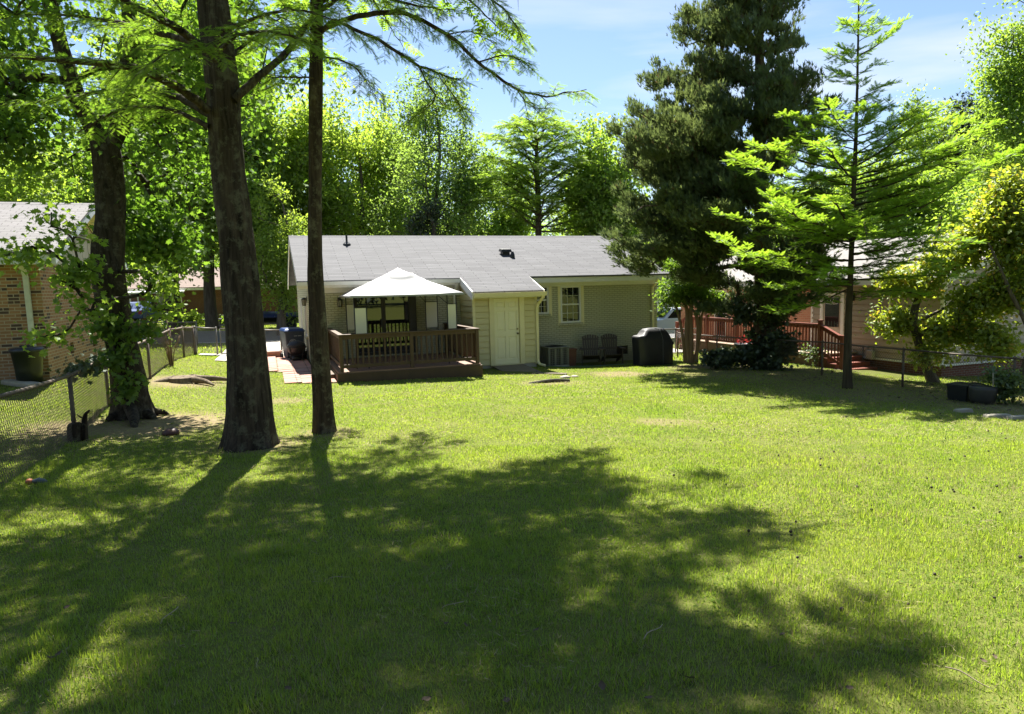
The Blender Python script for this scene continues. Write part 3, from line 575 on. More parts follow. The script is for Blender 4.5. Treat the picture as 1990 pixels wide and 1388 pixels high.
# storage room under the extended roof
sh = MB(); top = lambda z, a0, a1: (max(a0, (z - roofz(0) + .08) / SL), a1)
sh.lap(0.06, .49, 0, .06, 2.2); sh.lap(1.61, 1.97, 0, .06, 2.2); sh.lap(.49, 1.61, 0, 2.25, 2.3)
sh.lap(.05, VW, 0, .06, 2.66, axis='v', sgn=-1, top=top); sh.lap(.05, VW, 2.03, .06, 2.66, axis='v', sgn=1, top=top); sh.build('siding', M_siding, house)
cb = MB(); cb.box(-.025, .06, -.03, .06, .03, 2.2); cb.box(1.97, 2.055, -.03, .06, .03, 2.2); cb.box(0, 2.03, -.012, .12, 2.16, 2.21); cb.build('corner_board', M_cream, house)
MB().box(.02, 2.01, .01, VW, -.3, .06).build('foundation', M_conc, house)
fs = MB(); ze = roofz(-.31); fs.box(-.08, 2.17, -.29, -.265, ze - .2, ze - .055); fs.box(-.08, 2.17, -.265, 0, ze - .2, ze - .185)
for u_ in (-.115, 2.165): fs.hull([(u_, -.32, ze - .24), (u_ + .035, -.32, ze - .24), (u_ + .035, .95, ES - .24), (u_, .95, ES - .24)], [(u_, -.32, ze + .004), (u_ + .035, -.32, ze + .004), (u_ + .035, .95, ES + .004), (u_, .95, ES + .004)])
fs.build('rake_board', M_white, house)
g2 = MB(); g2.hull([(-.08, -.40, ze - .17), (2.24, -.40, ze - .17), (2.24, -.295, ze - .17), (-.08, -.295, ze - .17)], [(-.08, -.43, ze - .045), (2.24, -.43, ze - .045), (2.24, -.295, ze - .045), (-.08, -.295, ze - .045)]); g2.build('gutter', M_cream, house)
def downspout(pts, wd, m, name='downspout', parent=None, dp=None):
    mb = MB()
    for i in range(len(pts) - 1):
        mb.beam(pts[i], pts[i + 1], wd, dp or wd * .75, (0, 1, 0) if abs(pts[i][2] - pts[i + 1][2]) > .05 else (0, 0, 1))
    return mb.build(name, m, parent, bevel=.012)
downspout([(2.14, -.36, ze - .14), (2.13, -.3, ze - .24), (2.06, -.10, ze - .42), (2.03, -.075, ze - .55), (2.03, -.075, .12), (2.06, -.12, .02), (2.2, -.26, -.02)], .085, M_cream, parent=house)
downspout([(-.22, .9, 2.6), (-.22, 1.1, 2.4), (-.22, 1.27, 2.3), (-.22, 1.28, .45)], .08, M_white, parent=house)
downspout([(6.95, .9, 2.6), (6.97, 1.1, 2.4), (6.97, 1.28, 2.3), (6.97, 1.28, .1)], .08, M_cream, parent=house)
# six panel door in its trim
dr = MB(); dz0, dz1, du0, du1 = .07, 2.09, .64, 1.46
dr.box(du0 + .008, du1 - .008, .03, .06, dz0 + .006, dz1 - .008); pan = [(.08, .37, 1.72, 1.93), (.45, .74, 1.72, 1.93), (.08, .37, 1.02, 1.64), (.45, .74, 1.02, 1.64), (.08, .37, .16, .86), (.45, .74, .16, .86)]
rails = MB()
us = [0, .08, .37, .45, .74, .82]
for a, b in ((.008, .08), (.37, .45), (.74, .812)): rails.box(du0 + a, du0 + b, -.0, .029, dz0 + .006, dz1 - .008)
for a, b in ((0, .16), (.86, 1.02), (1.64, 1.72), (1.93, 2.02)):
    for c, d in ((.08, .37), (.45, .74)): rails.box(du0 + c, du0 + d, -.0, .029, dz0 + max(a, .006), dz0 + min(b, 2.012))
for a, b, c, d in pan: rails.hull([(du0 + a + .03, -.0125 + .042, dz0 + c + .03), (du0 + b - .03, -.0125 + .042, dz0 + c + .03), (du0 + b - .03, -.0125 + .042, dz0 + d - .03), (du0 + a + .03, -.0125 + .042, dz0 + d - .03)], [(du0 + a + .05, -.024 + .042, dz0 + c + .05), (du0 + b - .05, -.024 + .042, dz0 + c + .05), (du0 + b - .05, -.024 + .042, dz0 + d - .05), (du0 + a + .05, -.024 + .042, dz0 + d - .05)])
dr.v and None
pd = dr.build('door', M_door, house); rails.build('door_panel', M_door, pd)
kn = MB(); kn.lathe([(.03, 0), (.03, .008), (.012, .012), (.012, .04), (.028, .05), (.03, .065), (.018, .078)], 14); ko = kn.build('handle', M_brass, pd, True); ko.location = (du1 - .06, -.001, 1.0); ko.rotation_euler = (R(90), 0, 0)
dl = MB(); dl.lathe([(.026, 0), (.026, .012), (.02, .016)], 14); ko = dl.build('deadbolt', M_brass, pd, True); ko.location = (du1 - .06, -.001, 1.14); ko.rotation_euler = (R(90), 0, 0)
df = MB()
for a in ((.49, .64, .06, 2.25), (1.46, 1.61, .06, 2.25), (.64, 1.46, 2.09, 2.25)): df.box(a[0], a[1], -.075, .03, a[2], a[3])
df.box(.52, 1.58, -.06, .03, .035, .068); df.build('door_frame', M_cream, house, bevel=.006)
# wall lanterns, roof vents
def lantern(u, v, z, rot=0):
    o = thing('wall_lantern', '', 'lantern', hw(u, v, z), YAW + rot)
    b = MB(); b.box(-.05, .05, -.02, 0, -.02, .16); b.beam((0, -.01, .1), (0, -.1, .13), .02, .02); b.lathe([(.03, .13), (.09, .08), (.085, .07), (.02, .065)], 6, (0, -.1, 0)); b.lathe([(.06, -.12), (.065, -.1), (.05, -.095)], 6, (0, -.1, 0))
    for k in range(6): b.beam((.062 * math.cos(k * math.pi / 3), -.1 + .062 * math.sin(k * math.pi / 3), -.1), (.078 * math.cos(k * math.pi / 3), -.1 + .078 * math.sin(k * math.pi / 3), .075), .01, .01)
    b.build('housing', M_black, o); MB().lathe([(.055, -.095), (.07, .07)], 6, (0, -.1, 0)).build('glass_shade', M_lampglass, o); return o
M_lampglass = tone('seeded_glass', (.35, .34, .30), None, 20, .1, .2, spec=.7)
tag(lantern(-3.75, VW, 2.08), 'small black wall lantern beside the gazebo on the pale brick')
tag(lantern(UL, 2.6, 2.12, R(-90)), 'small black wall lantern on the end wall above the blue bin')
o = thing('vent_pipe', 'thin black plumbing pipe standing on the left of the grey roof', 'vent pipe', hw(-3.1, 4.44, roofz(4.44)), YAW)
MB().tube([(0, 0, -.05), (0, 0, .34)], .035, 12).build('pipe', M_black, o); MB().lathe([(.14, -.05), (.13, .03), (.06, .09), (.045, .1)], 14).build('flashing', M_plastic, o)
o = thing('roof_vent', 'black hooded vent with a short pipe on the grey roof above the shed', 'roof vent', hw(2.2, 3.16, roofz(3.16)), YAW)
MB().hull([(-.2, -.12, .09), (.2, -.12, .09), (.2, .22, .14), (-.2, .22, .14)], [(-.17, -.09, .2), (.17, -.09, .2), (.17, .2, .24), (-.17, .2, .24)]).build('hood', M_black, o, bevel=.02)
MB().box(-.13, .13, -.05, .2, -.06, .12).build('duct', M_black, o); MB().lathe([(.09, -.2), (.08, -.02), (.055, .06), (.04, .1)], 12, (.14, -.3, 0)).build('pipe_boot', M_black, o)

# ------------------------------------------------------------------ deck
deck = thing('wooden_deck', 'raised brown wooden deck with balustrade around the glass door', 'deck', hw(-2.34, -.37, 0), YAW)
D = lambda u, v, z: (u + 2.34, v + .37, z)
d0, d1, dv0, dv1, dz = -4.2, -.45, -2.13, 1.33, .4
fl = MB()
for v in np.arange(dv0 + .02, dv1, .145): fl.box(d0 + 2.34, d1 + 2.34, v + .37, min(v + .139, dv1) + .37, dz - .035, dz + .003 * v1(v * 9, 1))
fl.build('floor', M_deckfloor, deck)
rim = MB(); rim.box(d0 + 2.34 - .03, d1 + 2.34 + .03, dv0 + .37 - .03, dv0 + .37 + .015, .02, dz - .037); rim.box(d0 + 2.31, d0 + 2.35, dv0 + .39, dv1 + .37, .05, dz - .037); rim.box(d1 + 2.33, d1 + 2.37, dv0 + .39, dv1 + .37, .0, dz - .037); rim.build('skirt_board', M_deck, deck, bevel=.006)
step = MB(); step.box(d0 + 2.34 - .34, d0 + 2.34 - .035, -1.55 + .37, 1.2 + .37, -.02 + .15, .30); step.build('step', M_deck, deck, bevel=.008)
PT, PB = 1.35, dz + .008
def post(u, v, top=PT): MB().box(u + 2.34 - .045, u + 2.34 + .045, v + .37 - .045, v + .37 + .045, PB, top - .04).build('post', M_deck, deck, bevel=.006)
pu = [-4.1, -2.31, -.53]
for u in pu: post(u, -2.06)
post(-4.1, 1.26); post(-.53, 1.26)
cp = MB(); cp.box(-4.17 + 2.34, -.46 + 2.34, -2.13 + .37, -1.99 + .37, PT - .04, PT); cp.box(-4.17 + 2.34, -4.03 + 2.34, -1.985 + .37, 1.32 + .37, PT - .04, PT - .001); cp.box(-.6 + 2.34, -.46 + 2.34, -1.985 + .37, 1.32 + .37, PT - .04, PT - .001); cp.build('handrail', M_deck, deck, bevel=.008)
ap = MB()
for a, b in ((pu[0], pu[1]), (pu[1], pu[2])):
    ap.box(a + 2.34 + .047, b + 2.34 - .047, -2.08 + .37, -2.045 + .37, PT - .13, PT - .042); ap.box(a + 2.34 + .047, b + 2.34 - .047, -2.08 + .37, -2.045 + .37, dz + .09, dz + .18)
for u in (-4.1, -.53):
    ap.box(u + 2.34 - .018, u + 2.34 + .018, -2.01 + .37, 1.21 + .37, PT - .13, PT - .042); ap.box(u + 2.34 - .018, u + 2.34 + .018, -2.01 + .37, 1.21 + .37, dz + .09, dz + .18)
ap.build('rail', M_deck, deck, bevel=.004)
for a, b in ((pu[0], pu[1]), (pu[1], pu[2])):
    for k in range(1, 13):
        u = a + (b - a) * k / 13 + rng.normal() * .004; MB().box(u + 2.34 - .02, u + 2.34 + .02, -2.042 + .37, -2.006 + .37, dz + .1, PT - .05).build('baluster', M_deck, deck)
for u in (-4.1, -.53):
    for k in range(1, 24):
        v = -2.06 + 3.32 * k / 24; s_ = .038 if u < -2 else -.038; MB().box(u + 2.34 + s_ - .018, u + 2.34 + s_ + .018, v + .37 - .02, v + .37 + .02, dz + .1, PT - .05).build('baluster', M_deck, deck)

# ------------------------------------------------------------------ gazebo on the deck
gaz = thing('gazebo', 'white canvas gazebo with ivory side panels standing on the deck', 'gazebo', hw(-2.27, -.36, dz), YAW)
gw, gd, gb_, ga = 1.5, 1.45, 1.9, 2.64
N_ = 44; vs, fs_ = [], []
for j in range(N_ + 1):
    for i in range(N_ + 1):
        a, b = -1 + 2 * i / N_, -1 + 2 * j / N_; m = max(abs(a), abs(b)); z = gb_ + (ga - gb_) * (1 - m) ** 1.06
        edge = min(abs(a), abs(b)) / max(m, 1e-6); sag = -.05 * math.sin(math.pi * m) * (1 - edge ** 2) - .035 * m * m * (1 - edge ** 2)
        front = b < 0 and abs(b) >= abs(a)
        wr = .05 * math.sin(m * 26 + 3.2 * a * a * 4 + 2 * v1(a * 3, b * 3)) * math.exp(-((m - .38) / .2) ** 2) * math.exp(-(a / .32) ** 2) if front else 0
        wr += .03 * (v1(a * 4, b * 4, 2) - .5)
        vs.append((a * gw, b * gd, z + sag + wr))
for j in range(N_):
    for i in range(N_): fs_.append((j * (N_ + 1) + i, j * (N_ + 1) + i + 1, (j + 1) * (N_ + 1) + i + 1, (j + 1) * (N_ + 1) + i))
mb = MB(); mb.add(vs, fs_); cn = mb.build('canopy', M_canvas, gaz, True); so = cn.modifiers.new('cloth', 'SOLIDIFY'); so.thickness = .006; so.offset = -1
hm = MB()
for a, b, c, d in ((-gw, -gd, gw, -gd), (gw, -gd, gw, gd), (gw, gd, -gw, gd), (-gw, gd, -gw, -gd)): hm.quad((a, b, gb_ - .002), (c, d, gb_ - .002), (c, d, gb_ - .045), (a, b, gb_ - .045))
h_ = hm.build('valance', M_canvas, gaz); so = h_.modifiers.new('cloth', 'SOLIDIFY'); so.thickness = .006
for cx, cy, w0, w1, z0, z1 in ((-1.25, -1.25, -.14, .14, .9, 1.58), (1.17, -1.3, -.1, .12, .95, 1.6), (-1.22, 1.2, -.11, .1, .9, 1.62), (1.2, 1.2, -.17, .17, .86, 1.62)):
    for k in (w0 - .015, w1 + .015):
        MB().tube([(cx + k, cy, .0), (cx + k, cy, 1.93)], .0145, 8).build('leg', M_black, gaz, True)
    MB().box(cx + w0, cx + w1, cy - .004, cy + .004, z0, z1).build('side_panel', M_panel, gaz)
    rg = MB(); [rg.tube([(cx + w0 - .01, cy, z), (cx + w1 + .01, cy, z)], .006, 6) for z in (z0 - .05, z0 - .12, z1 + .02)]
    s_ = 1 if cx < 0 else -1; rg.tube([(cx + (w1 if s_ > 0 else w0), cy, 1.62), (cx + s_ * .42, cy, 1.9)], .01, 6); rg.build('brace', M_black, gaz)
fr = MB()
for a, b in (((-1.25, -1.25), (1.17, -1.3)), ((-1.22, 1.2), (1.2, 1.2)), ((-1.25, -1.25), (-1.22, 1.2)), ((1.17, -1.3), (1.2, 1.2))): fr.tube([(*a, 1.91), (*b, 1.91)], .012, 6)
for a in ((-1.25, -1.25), (1.17, -1.3), (-1.22, 1.2), (1.2, 1.2)): fr.tube([(*a, 1.91), (0, 0, 2.56)], .012, 6)
fr.build('frame', M_black, gaz)

# ------------------------------------------------------------------ things around the house
def place(name, label, cat, u, v, rz=0.0, group=None, dz_=0.0):
    return thing(name, label, cat, hw(u, v, gh(u, v) + dz_), YAW + rz, group)
rmp = place('entry_ramp', 'weathered grey board ramp leading down from the cream shed door', 'ramp', 1.05, -.95)
mb = MB(); z0 = gh(1.05, -.95)
for k in range(11):
    v = -.06 - k * .165; za, zb = .05 - z0 - k * .0135, .05 - z0 - (k + .93) * .0135; sh_ = .1 * k / 11
    mb.hull([(-.52 + sh_, v + .95, za - .03), (-.52 + sh_, v + .95 - .155, zb - .03), (.5 + sh_, v + .95 - .155, zb - .03), (.5 + sh_, v + .95, za - .03)], [(-.52 + sh_, v + .95, za), (-.52 + sh_, v + .95 - .155, zb), (.5 + sh_, v + .95 - .155, zb), (.5 + sh_, v + .95, za)])
mb.build('boards', M_drywood, rmp)
st = MB(); [st.box(x - .02, x + .02, -.85, .88, -.12, .0) for x in (-.42, .45)]; st.build('stringer', M_drywood, rmp)
# air conditioner
ac = place('air_conditioner', 'grey green outdoor air conditioner against the house beside the downspout', 'air conditioner', 2.86, .55, 0)
MB().box(-.36, .36, -.36, .36, -.06, .05).build('base_pad', M_conc, ac); MB().box(-.31, .31, -.31, .31, .06, .58).build('coil', M_plastic, ac)
g = MB()
for k in range(13):
    x = -.33 + .66 * k / 12
    wd = .028 if k in (0, 4, 8, 12) else .006
    for s in (-1, 1): g.box(x - wd, x + wd, s * .335 - .008, s * .335 + .008, .06, .6); g.box(s * .335 - .008, s * .335 + .008, x - wd, x + wd, .061, .599)
for z in np.arange(.12, .6, .06): g.box(-.335, .335, -.349, -.345, z, z + .007)
g.build('grille', M_acg, ac); MB().box(-.36, .36, -.36, .36, .6, .64).build('lid', M_acg, ac, bevel=.02)
fg = MB(); [fg.lathe([(r, .645), (r, .652), (r - .01, .652)], 24) for r in (.08, .14, .2, .26, .31)]; fg.build('fan_guard', M_black, ac)
o = place('brown_box', 'square terracotta brown planter box between the air conditioner and a chair', 'planter', 3.42, .6); mb = MB(); mb.hull([(-.15, -.15, 0), (.15, -.15, 0), (.15, .15, 0), (-.15, .15, 0)], [(-.175, -.175, .52), (.175, -.175, .52), (.175, .175, .52), (-.175, .175, .52)]); mb.build('box', M_terra, o, bevel=.01); MB().box(-.19, .19, -.19, .19, .521, .565).build('rim', M_terra, o, bevel=.008)
def adirondack(label, u, v, rz):
    o = place('adirondack_chair', label, 'chair', u, v, rz, 'adirondack chairs by the house wall')
    n = 7
    def slat(k):
        x0 = -.265 + .53 * k / n + .008; x1 = -.265 + .53 * (k + 1) / n - .008; xm = (x0 + x1) / 2; hgt = .62 + .2 * math.sqrt(max(0, 1 - (xm / .31) ** 2)); mb = MB()
        f = 1.12; B = [(x0 * .8, .16, .2), (x1 * .8, .16, .2)]; q = lambda x, h: (x * (0.8 + .32 * h / .8), .16 + .30 * h, .2 + h * .95)
        top = []
        for x in (x0, xm, x1): top.append(q(x, .62 + .2 * math.sqrt(max(0, 1 - (x / .31) ** 2)) if abs(x) < .31 else .62))
        pts = [q(x0, 0), q(x1, 0), top[2], top[1], top[0]]
        mb.hull([(a, b + .02, c) for a, b, c in pts], pts); return mb
    for k in range(n): slat(k).build('back_slat', M_chair, o)
    mb = MB(); mb.box(-.3, .3, .305, .335, .47, .53); mb.box(-.25, .25, .43, .455, .80, .85); mb.build('back_rail', M_chair, o)
    for k in range(6):
        y = -.33 + k * .092; z = .36 - k * .03; mb = MB(); mb.hull([(-.26, y, z - .02), (.26, y, z - .02), (.26, y + .08, z - .045), (-.26, y + .08, z - .045)], [(-.26, y, z), (.26, y, z), (.26, y + .08, z - .025), (-.26, y + .08, z - .025)]); mb.build('seat_slat', M_chair, o)
    for s in (-1, 1):
        mb = MB(); mb.hull([(s * .275 - .012, -.36, .26), (s * .275 + .012, -.36, .26), (s * .275 + .012, .5, .0), (s * .275 - .012, .5, .0)], [(s * .275 - .012, -.36, .36), (s * .275 + .012, -.36, .36), (s * .275 + .012, .5, .09), (s * .275 - .012, .5, .09)]); mb.build('side_rail', M_chair, o)
        MB().box(s * .3 - .012, s * .3 + .012, -.36, -.26, 0, .53).build('front_leg', M_chair, o)
        mb = MB(); mb.hull([(s * .33 - .07, -.42, .535), (s * .33 + .07, -.42, .535), (s * .31 + .04, .36, .535), (s * .31 - .04, .36, .535)], [(s * .33 - .07, -.42, .558), (s * .33 + .07, -.42, .558), (s * .31 + .04, .36, .558), (s * .31 - .04, .36, .558)]); mb.build('armrest', M_chair, o)
    return o
adirondack('brown slatted adirondack chair with rounded back, nearer the air conditioner', 4.12, .45, R(-24))
adirondack('brown slatted adirondack chair with rounded back, nearer the covered grill', 4.86, .42, R(-16))
# covered grill
gr = place('covered_grill', 'barbecue grill under a black fabric cover at the right end of the house', 'grill', 5.84, -.55, 0); gr.scale = (1, 1, 1.16)
prof = [(0, .62, .30), (.35, .63, .31), (.62, .66, .31), (.70, .68, .31), (.74, .62, .30), (.84, .50, .28), (.95, .40, .23), (1.01, .32, .15), (1.03, .15, .07)]
vs, fs_ = [], []; NN = 56
for r_, (z, a, b) in enumerate(prof):
    for k in range(NN):
        th = 2 * math.pi * k / NN; c, s = math.cos(th), math.sin(th); e = .42; x = a * math.copysign(abs(c) ** e, c); y = b * math.copysign(abs(s) ** e, s)
        fold = .03 * math.sin(th * 9 + z * 3) * max(0, 1 - z / .75) + .05 * (v1(th * 3, z * 5) - .5); x *= 1 + fold; y *= 1 + fold * 1.4
        vs.append((x, y, z - (.09 * x / .6 if .6 < z < .8 else 0)))
for r_ in range(len(prof) - 1):
    for k in range(NN): fs_.append((r_ * NN + k, r_ * NN + (k + 1) % NN, (r_ + 1) * NN + (k + 1) % NN, (r_ + 1) * NN + k))
fs_.append(tuple((len(prof) - 1) * NN + k for k in range(NN)))
mb = MB(); mb.add(vs, fs_); mb.build('cover', M_cover, gr, True)
sm = MB(); sm.tube([(.18, -.325, .03), (.17, -.335, .4), (.17, -.33, .7), (.15, -.30, .83), (.12, -.25, .95), (.1, -.15, 1.02)], .006, 6); sm.build('piping', M_greyrub, gr)
# blue recycling bin, little grill, bucket, curb
bn = place('recycling_bin', 'slate blue recycling bin with a blue lid on the paver patio', 'bin', -5.06, 4.25, R(12))
mb = MB(); mb.hull([(-.25, -.27, .06), (.25, -.27, .06), (.25, .25, .06), (-.25, .25, .06)], [(-.31, -.34, .94), (.31, -.34, .94), (.31, .33, .94), (-.31, .33, .94)]); mb.build('body', M_binblue, bn, bevel=.03)
mb = MB(); mb.box(-.33, .33, -.36, .34, .9, .945); mb.build('rim', M_binblue, bn, bevel=.012)
mb = MB(); mb.hull([(-.35, -.39, .948), (.35, -.39, .948), (.35, .38, .95), (-.35, .38, .95)], [(-.29, -.30, 1.03), (.29, -.30, 1.03), (.29, .33, 1.05), (-.29, .33, 1.05)]); mb.build('lid', M_lidblue, bn, bevel=.025)
MB().tube([(-.3, .39, .93), (.3, .39, .93)], .018, 8).build('handle', M_binblue, bn)
for s in (-1, 1):
    wb = MB(); wb.tube([(s * .29, .24, .11), (s * .35, .24, .11)], .11, 18); wb.build('wheel', M_tyre, bn)
sy = MB()   # three chasing arrows in a ring
yf = lambda x, z: (x, -.272 - (z - .06) * .0795 - .007, z)
for k in range(3):
    a0 = R(90 + 120 * k); P = [(.082 * math.cos(a0 + R(d)), .082 * math.sin(a0 + R(d))) for d in np.linspace(-44, 30, 8)]; Q = [(.056 * math.cos(a0 + R(d)), .056 * math.sin(a0 + R(d))) for d in np.linspace(-44, 30, 8)]
    for i in range(7): sy.quad(*[yf(x - .06, .56 + z) for x, z in (P[i], P[i + 1], Q[i + 1], Q[i])])
    b = a0 + R(30); e = a0 + R(58); sy.quad(*[yf(x - .06, .56 + z) for x, z in ((.10 * math.cos(b), .10 * math.sin(b)), (.069 * math.cos(e), .069 * math.sin(e)), (.038 * math.cos(b), .038 * math.sin(b)))])
for i in range(36):
    t0, t1 = i * math.pi / 18, (i + 1) * math.pi / 18; sy.quad(*[yf(-.06 + r_ * math.cos(t), .56 + r_ * math.sin(t)) for r_, t in ((.125, t0), (.125, t1), (.113, t1), (.113, t0))])
for i, x in enumerate((-.02, .02, .05, .105, .135, .165, .195)): sy.quad(yf(x, .775), yf(x + .02, .775), yf(x + .02, .80), yf(x, .80))
sy.build('recycling_symbol', M_mark, bn)
fp = place('patio_grill', 'small round black grill on curved legs standing before the blue bin', 'grill', -4.98, 3.35)
MB().lathe([(.06, .2), (.2, .24), (.27, .34), (.29, .44), (.29, .46)], 24).build('bowl', M_black, fp, True); MB().lathe([(.295, .47), (.28, .53), (.2, .62), (.09, .66), (.03, .67)], 24).build('lid', M_cover, fp, True)
rg = MB(); rg.tube([(.30 * math.cos(t), .30 * math.sin(t), .455) for t in np.linspace(0, 2 * math.pi, 25)], .018, 6); rg.tube([(.22 * math.cos(t), .22 * math.sin(t), .2) for t in np.linspace(0, 2 * math.pi, 25)], .01, 6); rg.build('rim', M_black, fp, True)
for k in range(4):
    a = R(45 + 90 * k); MB().tube([(r_ * math.cos(a), r_ * math.sin(a), z) for r_, z in ((.31, .46), (.29, .36), (.24, .22), (.25, .1), (.33, 0.012))], .014, 6).build('leg', M_black, fp, True)
MB().lathe([(.12, .005), (.15, .06), (.15, .16)], 18).build('ash_pan', M_black, fp, True)
o = place('bucket', 'black plastic bucket on the pavers beside the small grill', 'bucket', -4.76, 3.75); MB().lathe([(.1, .0), (.12, .2), (.135, .3), (.12, .3), (.1, .28)], 18).build('body', M_plastic, o, True); MB().tube([(.13 * math.cos(t), 0, .28 + .1 * math.sin(t)) for t in np.linspace(0, math.pi, 9)], .004, 5).build('handle', M_galv, o)
o = place('brick_curb', 'low pinkish brick step at the far edge of the paver patio', 'step', -5.75, 4.82); MB().box(-.33, .33, -.14, .3, -.1, .17).build('brickwork', M_pink, o); MB().box(-.36, .36, -.17, .32, .172, .215).build('cap', brick('step_cap', (.5, .34, .27), (.45, .3, .24), (.4, .34, .3), .1, .3), o)
# hose, edging, stones
pts = [(2.35, .1), (2.9, -.08), (3.4, .02), (3.8, -.12), (4.3, -.1), (5.1, -.02)]; o = place('garden_hose', 'thin pale green hose lying along the foot of the house wall', 'hose', 3.5, 0); q = smooth_path([(u - 3.5, v, gh(u, v) - gh(3.5, 0) + .018) for u, v in pts], 30); MB().tube(q, .012, 7).build('hose', M_hose, o, True)
c = onground(1066, 744); o = thing('edging_strip', 'loose curved strip of black edging lying on the sunny lawn before the shed', 'edging', tuple(c), YAW)
mb = MB(); xs = np.linspace(-.56, .56, 30); cv = [(.13 * math.cos(x * 2.2) - .11 + .05 * math.sin(x * 5), .035 + .03 * (1 - (x / .56) ** 2)) for x in xs]
for i in range(29): mb.hull([(xs[i], cv[i][0], -.02), (xs[i + 1], cv[i + 1][0], -.02), (xs[i + 1], cv[i + 1][0] + .012, -.02), (xs[i], cv[i][0] + .012, -.02)], [(xs[i], cv[i][0] - .02, cv[i][1]), (xs[i + 1], cv[i + 1][0] - .02, cv[i + 1][1]), (xs[i + 1], cv[i + 1][0] + .012, cv[i + 1][1] + .01), (xs[i], cv[i][0] + .012, cv[i][1] + .01)])
mb.build('strip', M_plastic, o); bd = MB(); bd.tube([(x, cv[i][0] + .006, cv[i][1] + .012) for i, x in enumerate(xs)], .014, 6); bd.build('bead', M_stone, o)
def rock(label, px, py, s, m=M_stone, name='stone', cat='stone', group=None, flat=.5):
    c = onground(px, py); o = thing(name, label, cat, tuple(c), rng.random() * 6, group); mb = MB(); n = 12; vs = []
    prof = [(.6, -.3), (.95, .1), (.9, .55), (.5, .9), (.1, 1.0)]
    sd_ = rng.random() * 50
    mb.lathe([(r_ * s, z * s * flat) for r_, z in prof], n); mb.v = [(x * (.75 + .5 * v1(x / s * 2 + sd_, y / s * 2, z / s * 2)), y * (.7 + .45 * v1(x / s * 2, y / s * 2 + sd_, z / s * 2)), z * (.8 + .4 * v1(x / s * 3, y / s * 3, sd_))) for x, y, z in mb.v]
    mb.build('rock', m, o, True); return o
rock('flat pale stone on bare lawn soil, left and larger of the pair', 1099, 735, .15); rock('flat pale stone on bare lawn soil, right of the pair', 1117, 733, .11)
c = onground(1068, 727); o = thing('splash_board', 'narrow board lying on the lawn below the shed downspout', 'board', tuple(c), YAW + R(-38)); MB().box(-.5, .5, -.07, .07, -.01, .03).build('board', M_drywood, o, bevel=.004)

# ------------------------------------------------------------------ chain link fences
def fence(name, label, posts, h, dia=.065, m=M_galv, rail_m=None, rr=.022, pr=.03, clutter=None):
    c = posts[0]; root = thing(name, label, 'fence', (c[0], c[1], gz(c[0], c[1]))); o = Vector(root.location); G = [Vector((x, y, gz(x, y))) - o for x, y in posts]
    for p in G: mb = MB(); mb.tube([p + Vector((0, 0, -.1)), p + Vector((0, 0, h))], pr, 10); mb.lathe([(pr + .006, h - .02), (pr + .008, h + .01), (.012, h + .04)], 10, p); mb.build('post', rail_m or m, root, True)
    rl = MB()
    for a, b in zip(G[:-1], G[1:]): rl.tube([a + Vector((0, 0, h - .01)), (a + b) / 2 + Vector((0, 0, h - .02)), b + Vector((0, 0, h - .01))], rr, 8)
    rl.build('top_rail', rail_m or m, root, True); A, B = [], []
    for a, b in zip(G[:-1], G[1:]):
        L = (b - a).length; H_ = h - .05; run = H_ * .8
        for s in (1, -1):
            for x in np.arange(-run if s > 0 else 0, L if s > 0 else L + run, dia):
                x0, x1, z0, z1 = x, x + s * run, .03, h - .02; lo, hi = 0, L
                if s > 0: t0, t1 = max(0, (lo - x0) / run), min(1, (hi - x0) / run)
                else: t0, t1 = max(0, (x0 - hi) / run), min(1, (x0 - lo) / run)
                if t1 - t0 < .02: continue
                for t, lst in ((t0, A), (t1, B)):
                    f = (x0 + s * run * t) / L; p = a.lerp(b, f); lst.append((p.x, p.y, p.z + z0 + (z1 - z0) * t))
    A, B = np.array(A), np.array(B); r_ = np.full(len(A), .0026)
    link('wire_mesh', np_mesh('wire_mesh', *frusta(A, B, r_, r_, 3)), m, root); return root
lf = [hw(u, v)[:2] for u, v in ((-8.3, -15.5), (-8.38, -12.1), (-8.42, -8.6), (-8.6, -5.5), (-8.44, -1.9), (-8.35, 1.2), (-8.25, 3.2), (-8.15, 5.2))]
fence('chain_link_fence', 'dark chain link fence running past the maple on the left', lf, .93, .062, M_shaded_steel, M_shaded_steel, .024, .03)
fence('chain_link_fence', 'short galvanised chain link fence left of the gate by the front walk', [hw(u, 5.25)[:2] for u in (-8.1, -7.45)], .93, .06)
fence('chain_link_fence', 'galvanised chain link fence between the front walk and the blue bin', [hw(u, 5.25)[:2] for u in (-6.2, -5.4, -4.65)], .93, .06)
gt = thing('chain_link_gate', 'galvanised chain link gate across the concrete front walk', 'gate', hw(-7.36, 5.25, gh(-7.36, 5.25)), YAW)
for x in (.03, 1.05): MB().tube([(x, 0, .06), (x, 0, .9)], .02, 8).build('stile', M_galv, gt, True)
mb = MB(); [mb.tube([(.03, 0, z), (1.05, 0, z)], .018, 8) for z in (.06, .9)]; mb.build('rail', M_galv, gt, True)
A, B = [], []
for x in np.arange(-.7, 1.05, .06):
    t0, t1 = max(0, -x / .7), min(1, (1.05 - x) / .7)
    if t1 > t0: A.append((x + .7 * t0, 0, .06 + .84 * t0)); B.append((x + .7 * t1, 0, .06 + .84 * t1)); A.append((1.05 - A[-1][0], 0.004, A[-1][2])); B.append((1.05 - B[-1][0], .004, B[-1][2]))
link('wire_mesh', np_mesh('wire_mesh', *frusta(np.array(A), np.array(B), np.full(len(A), .0026), np.full(len(A), .0026), 3)), M_galv, gt)
mb = MB(); mb.tube([(-.06, 0, .35), (.12, 0, .35)], .014, 6); mb.tube([(.06, -.02, .28), (.06, -.02, .42)], .012, 6); mb.build('latch', M_black, gt)
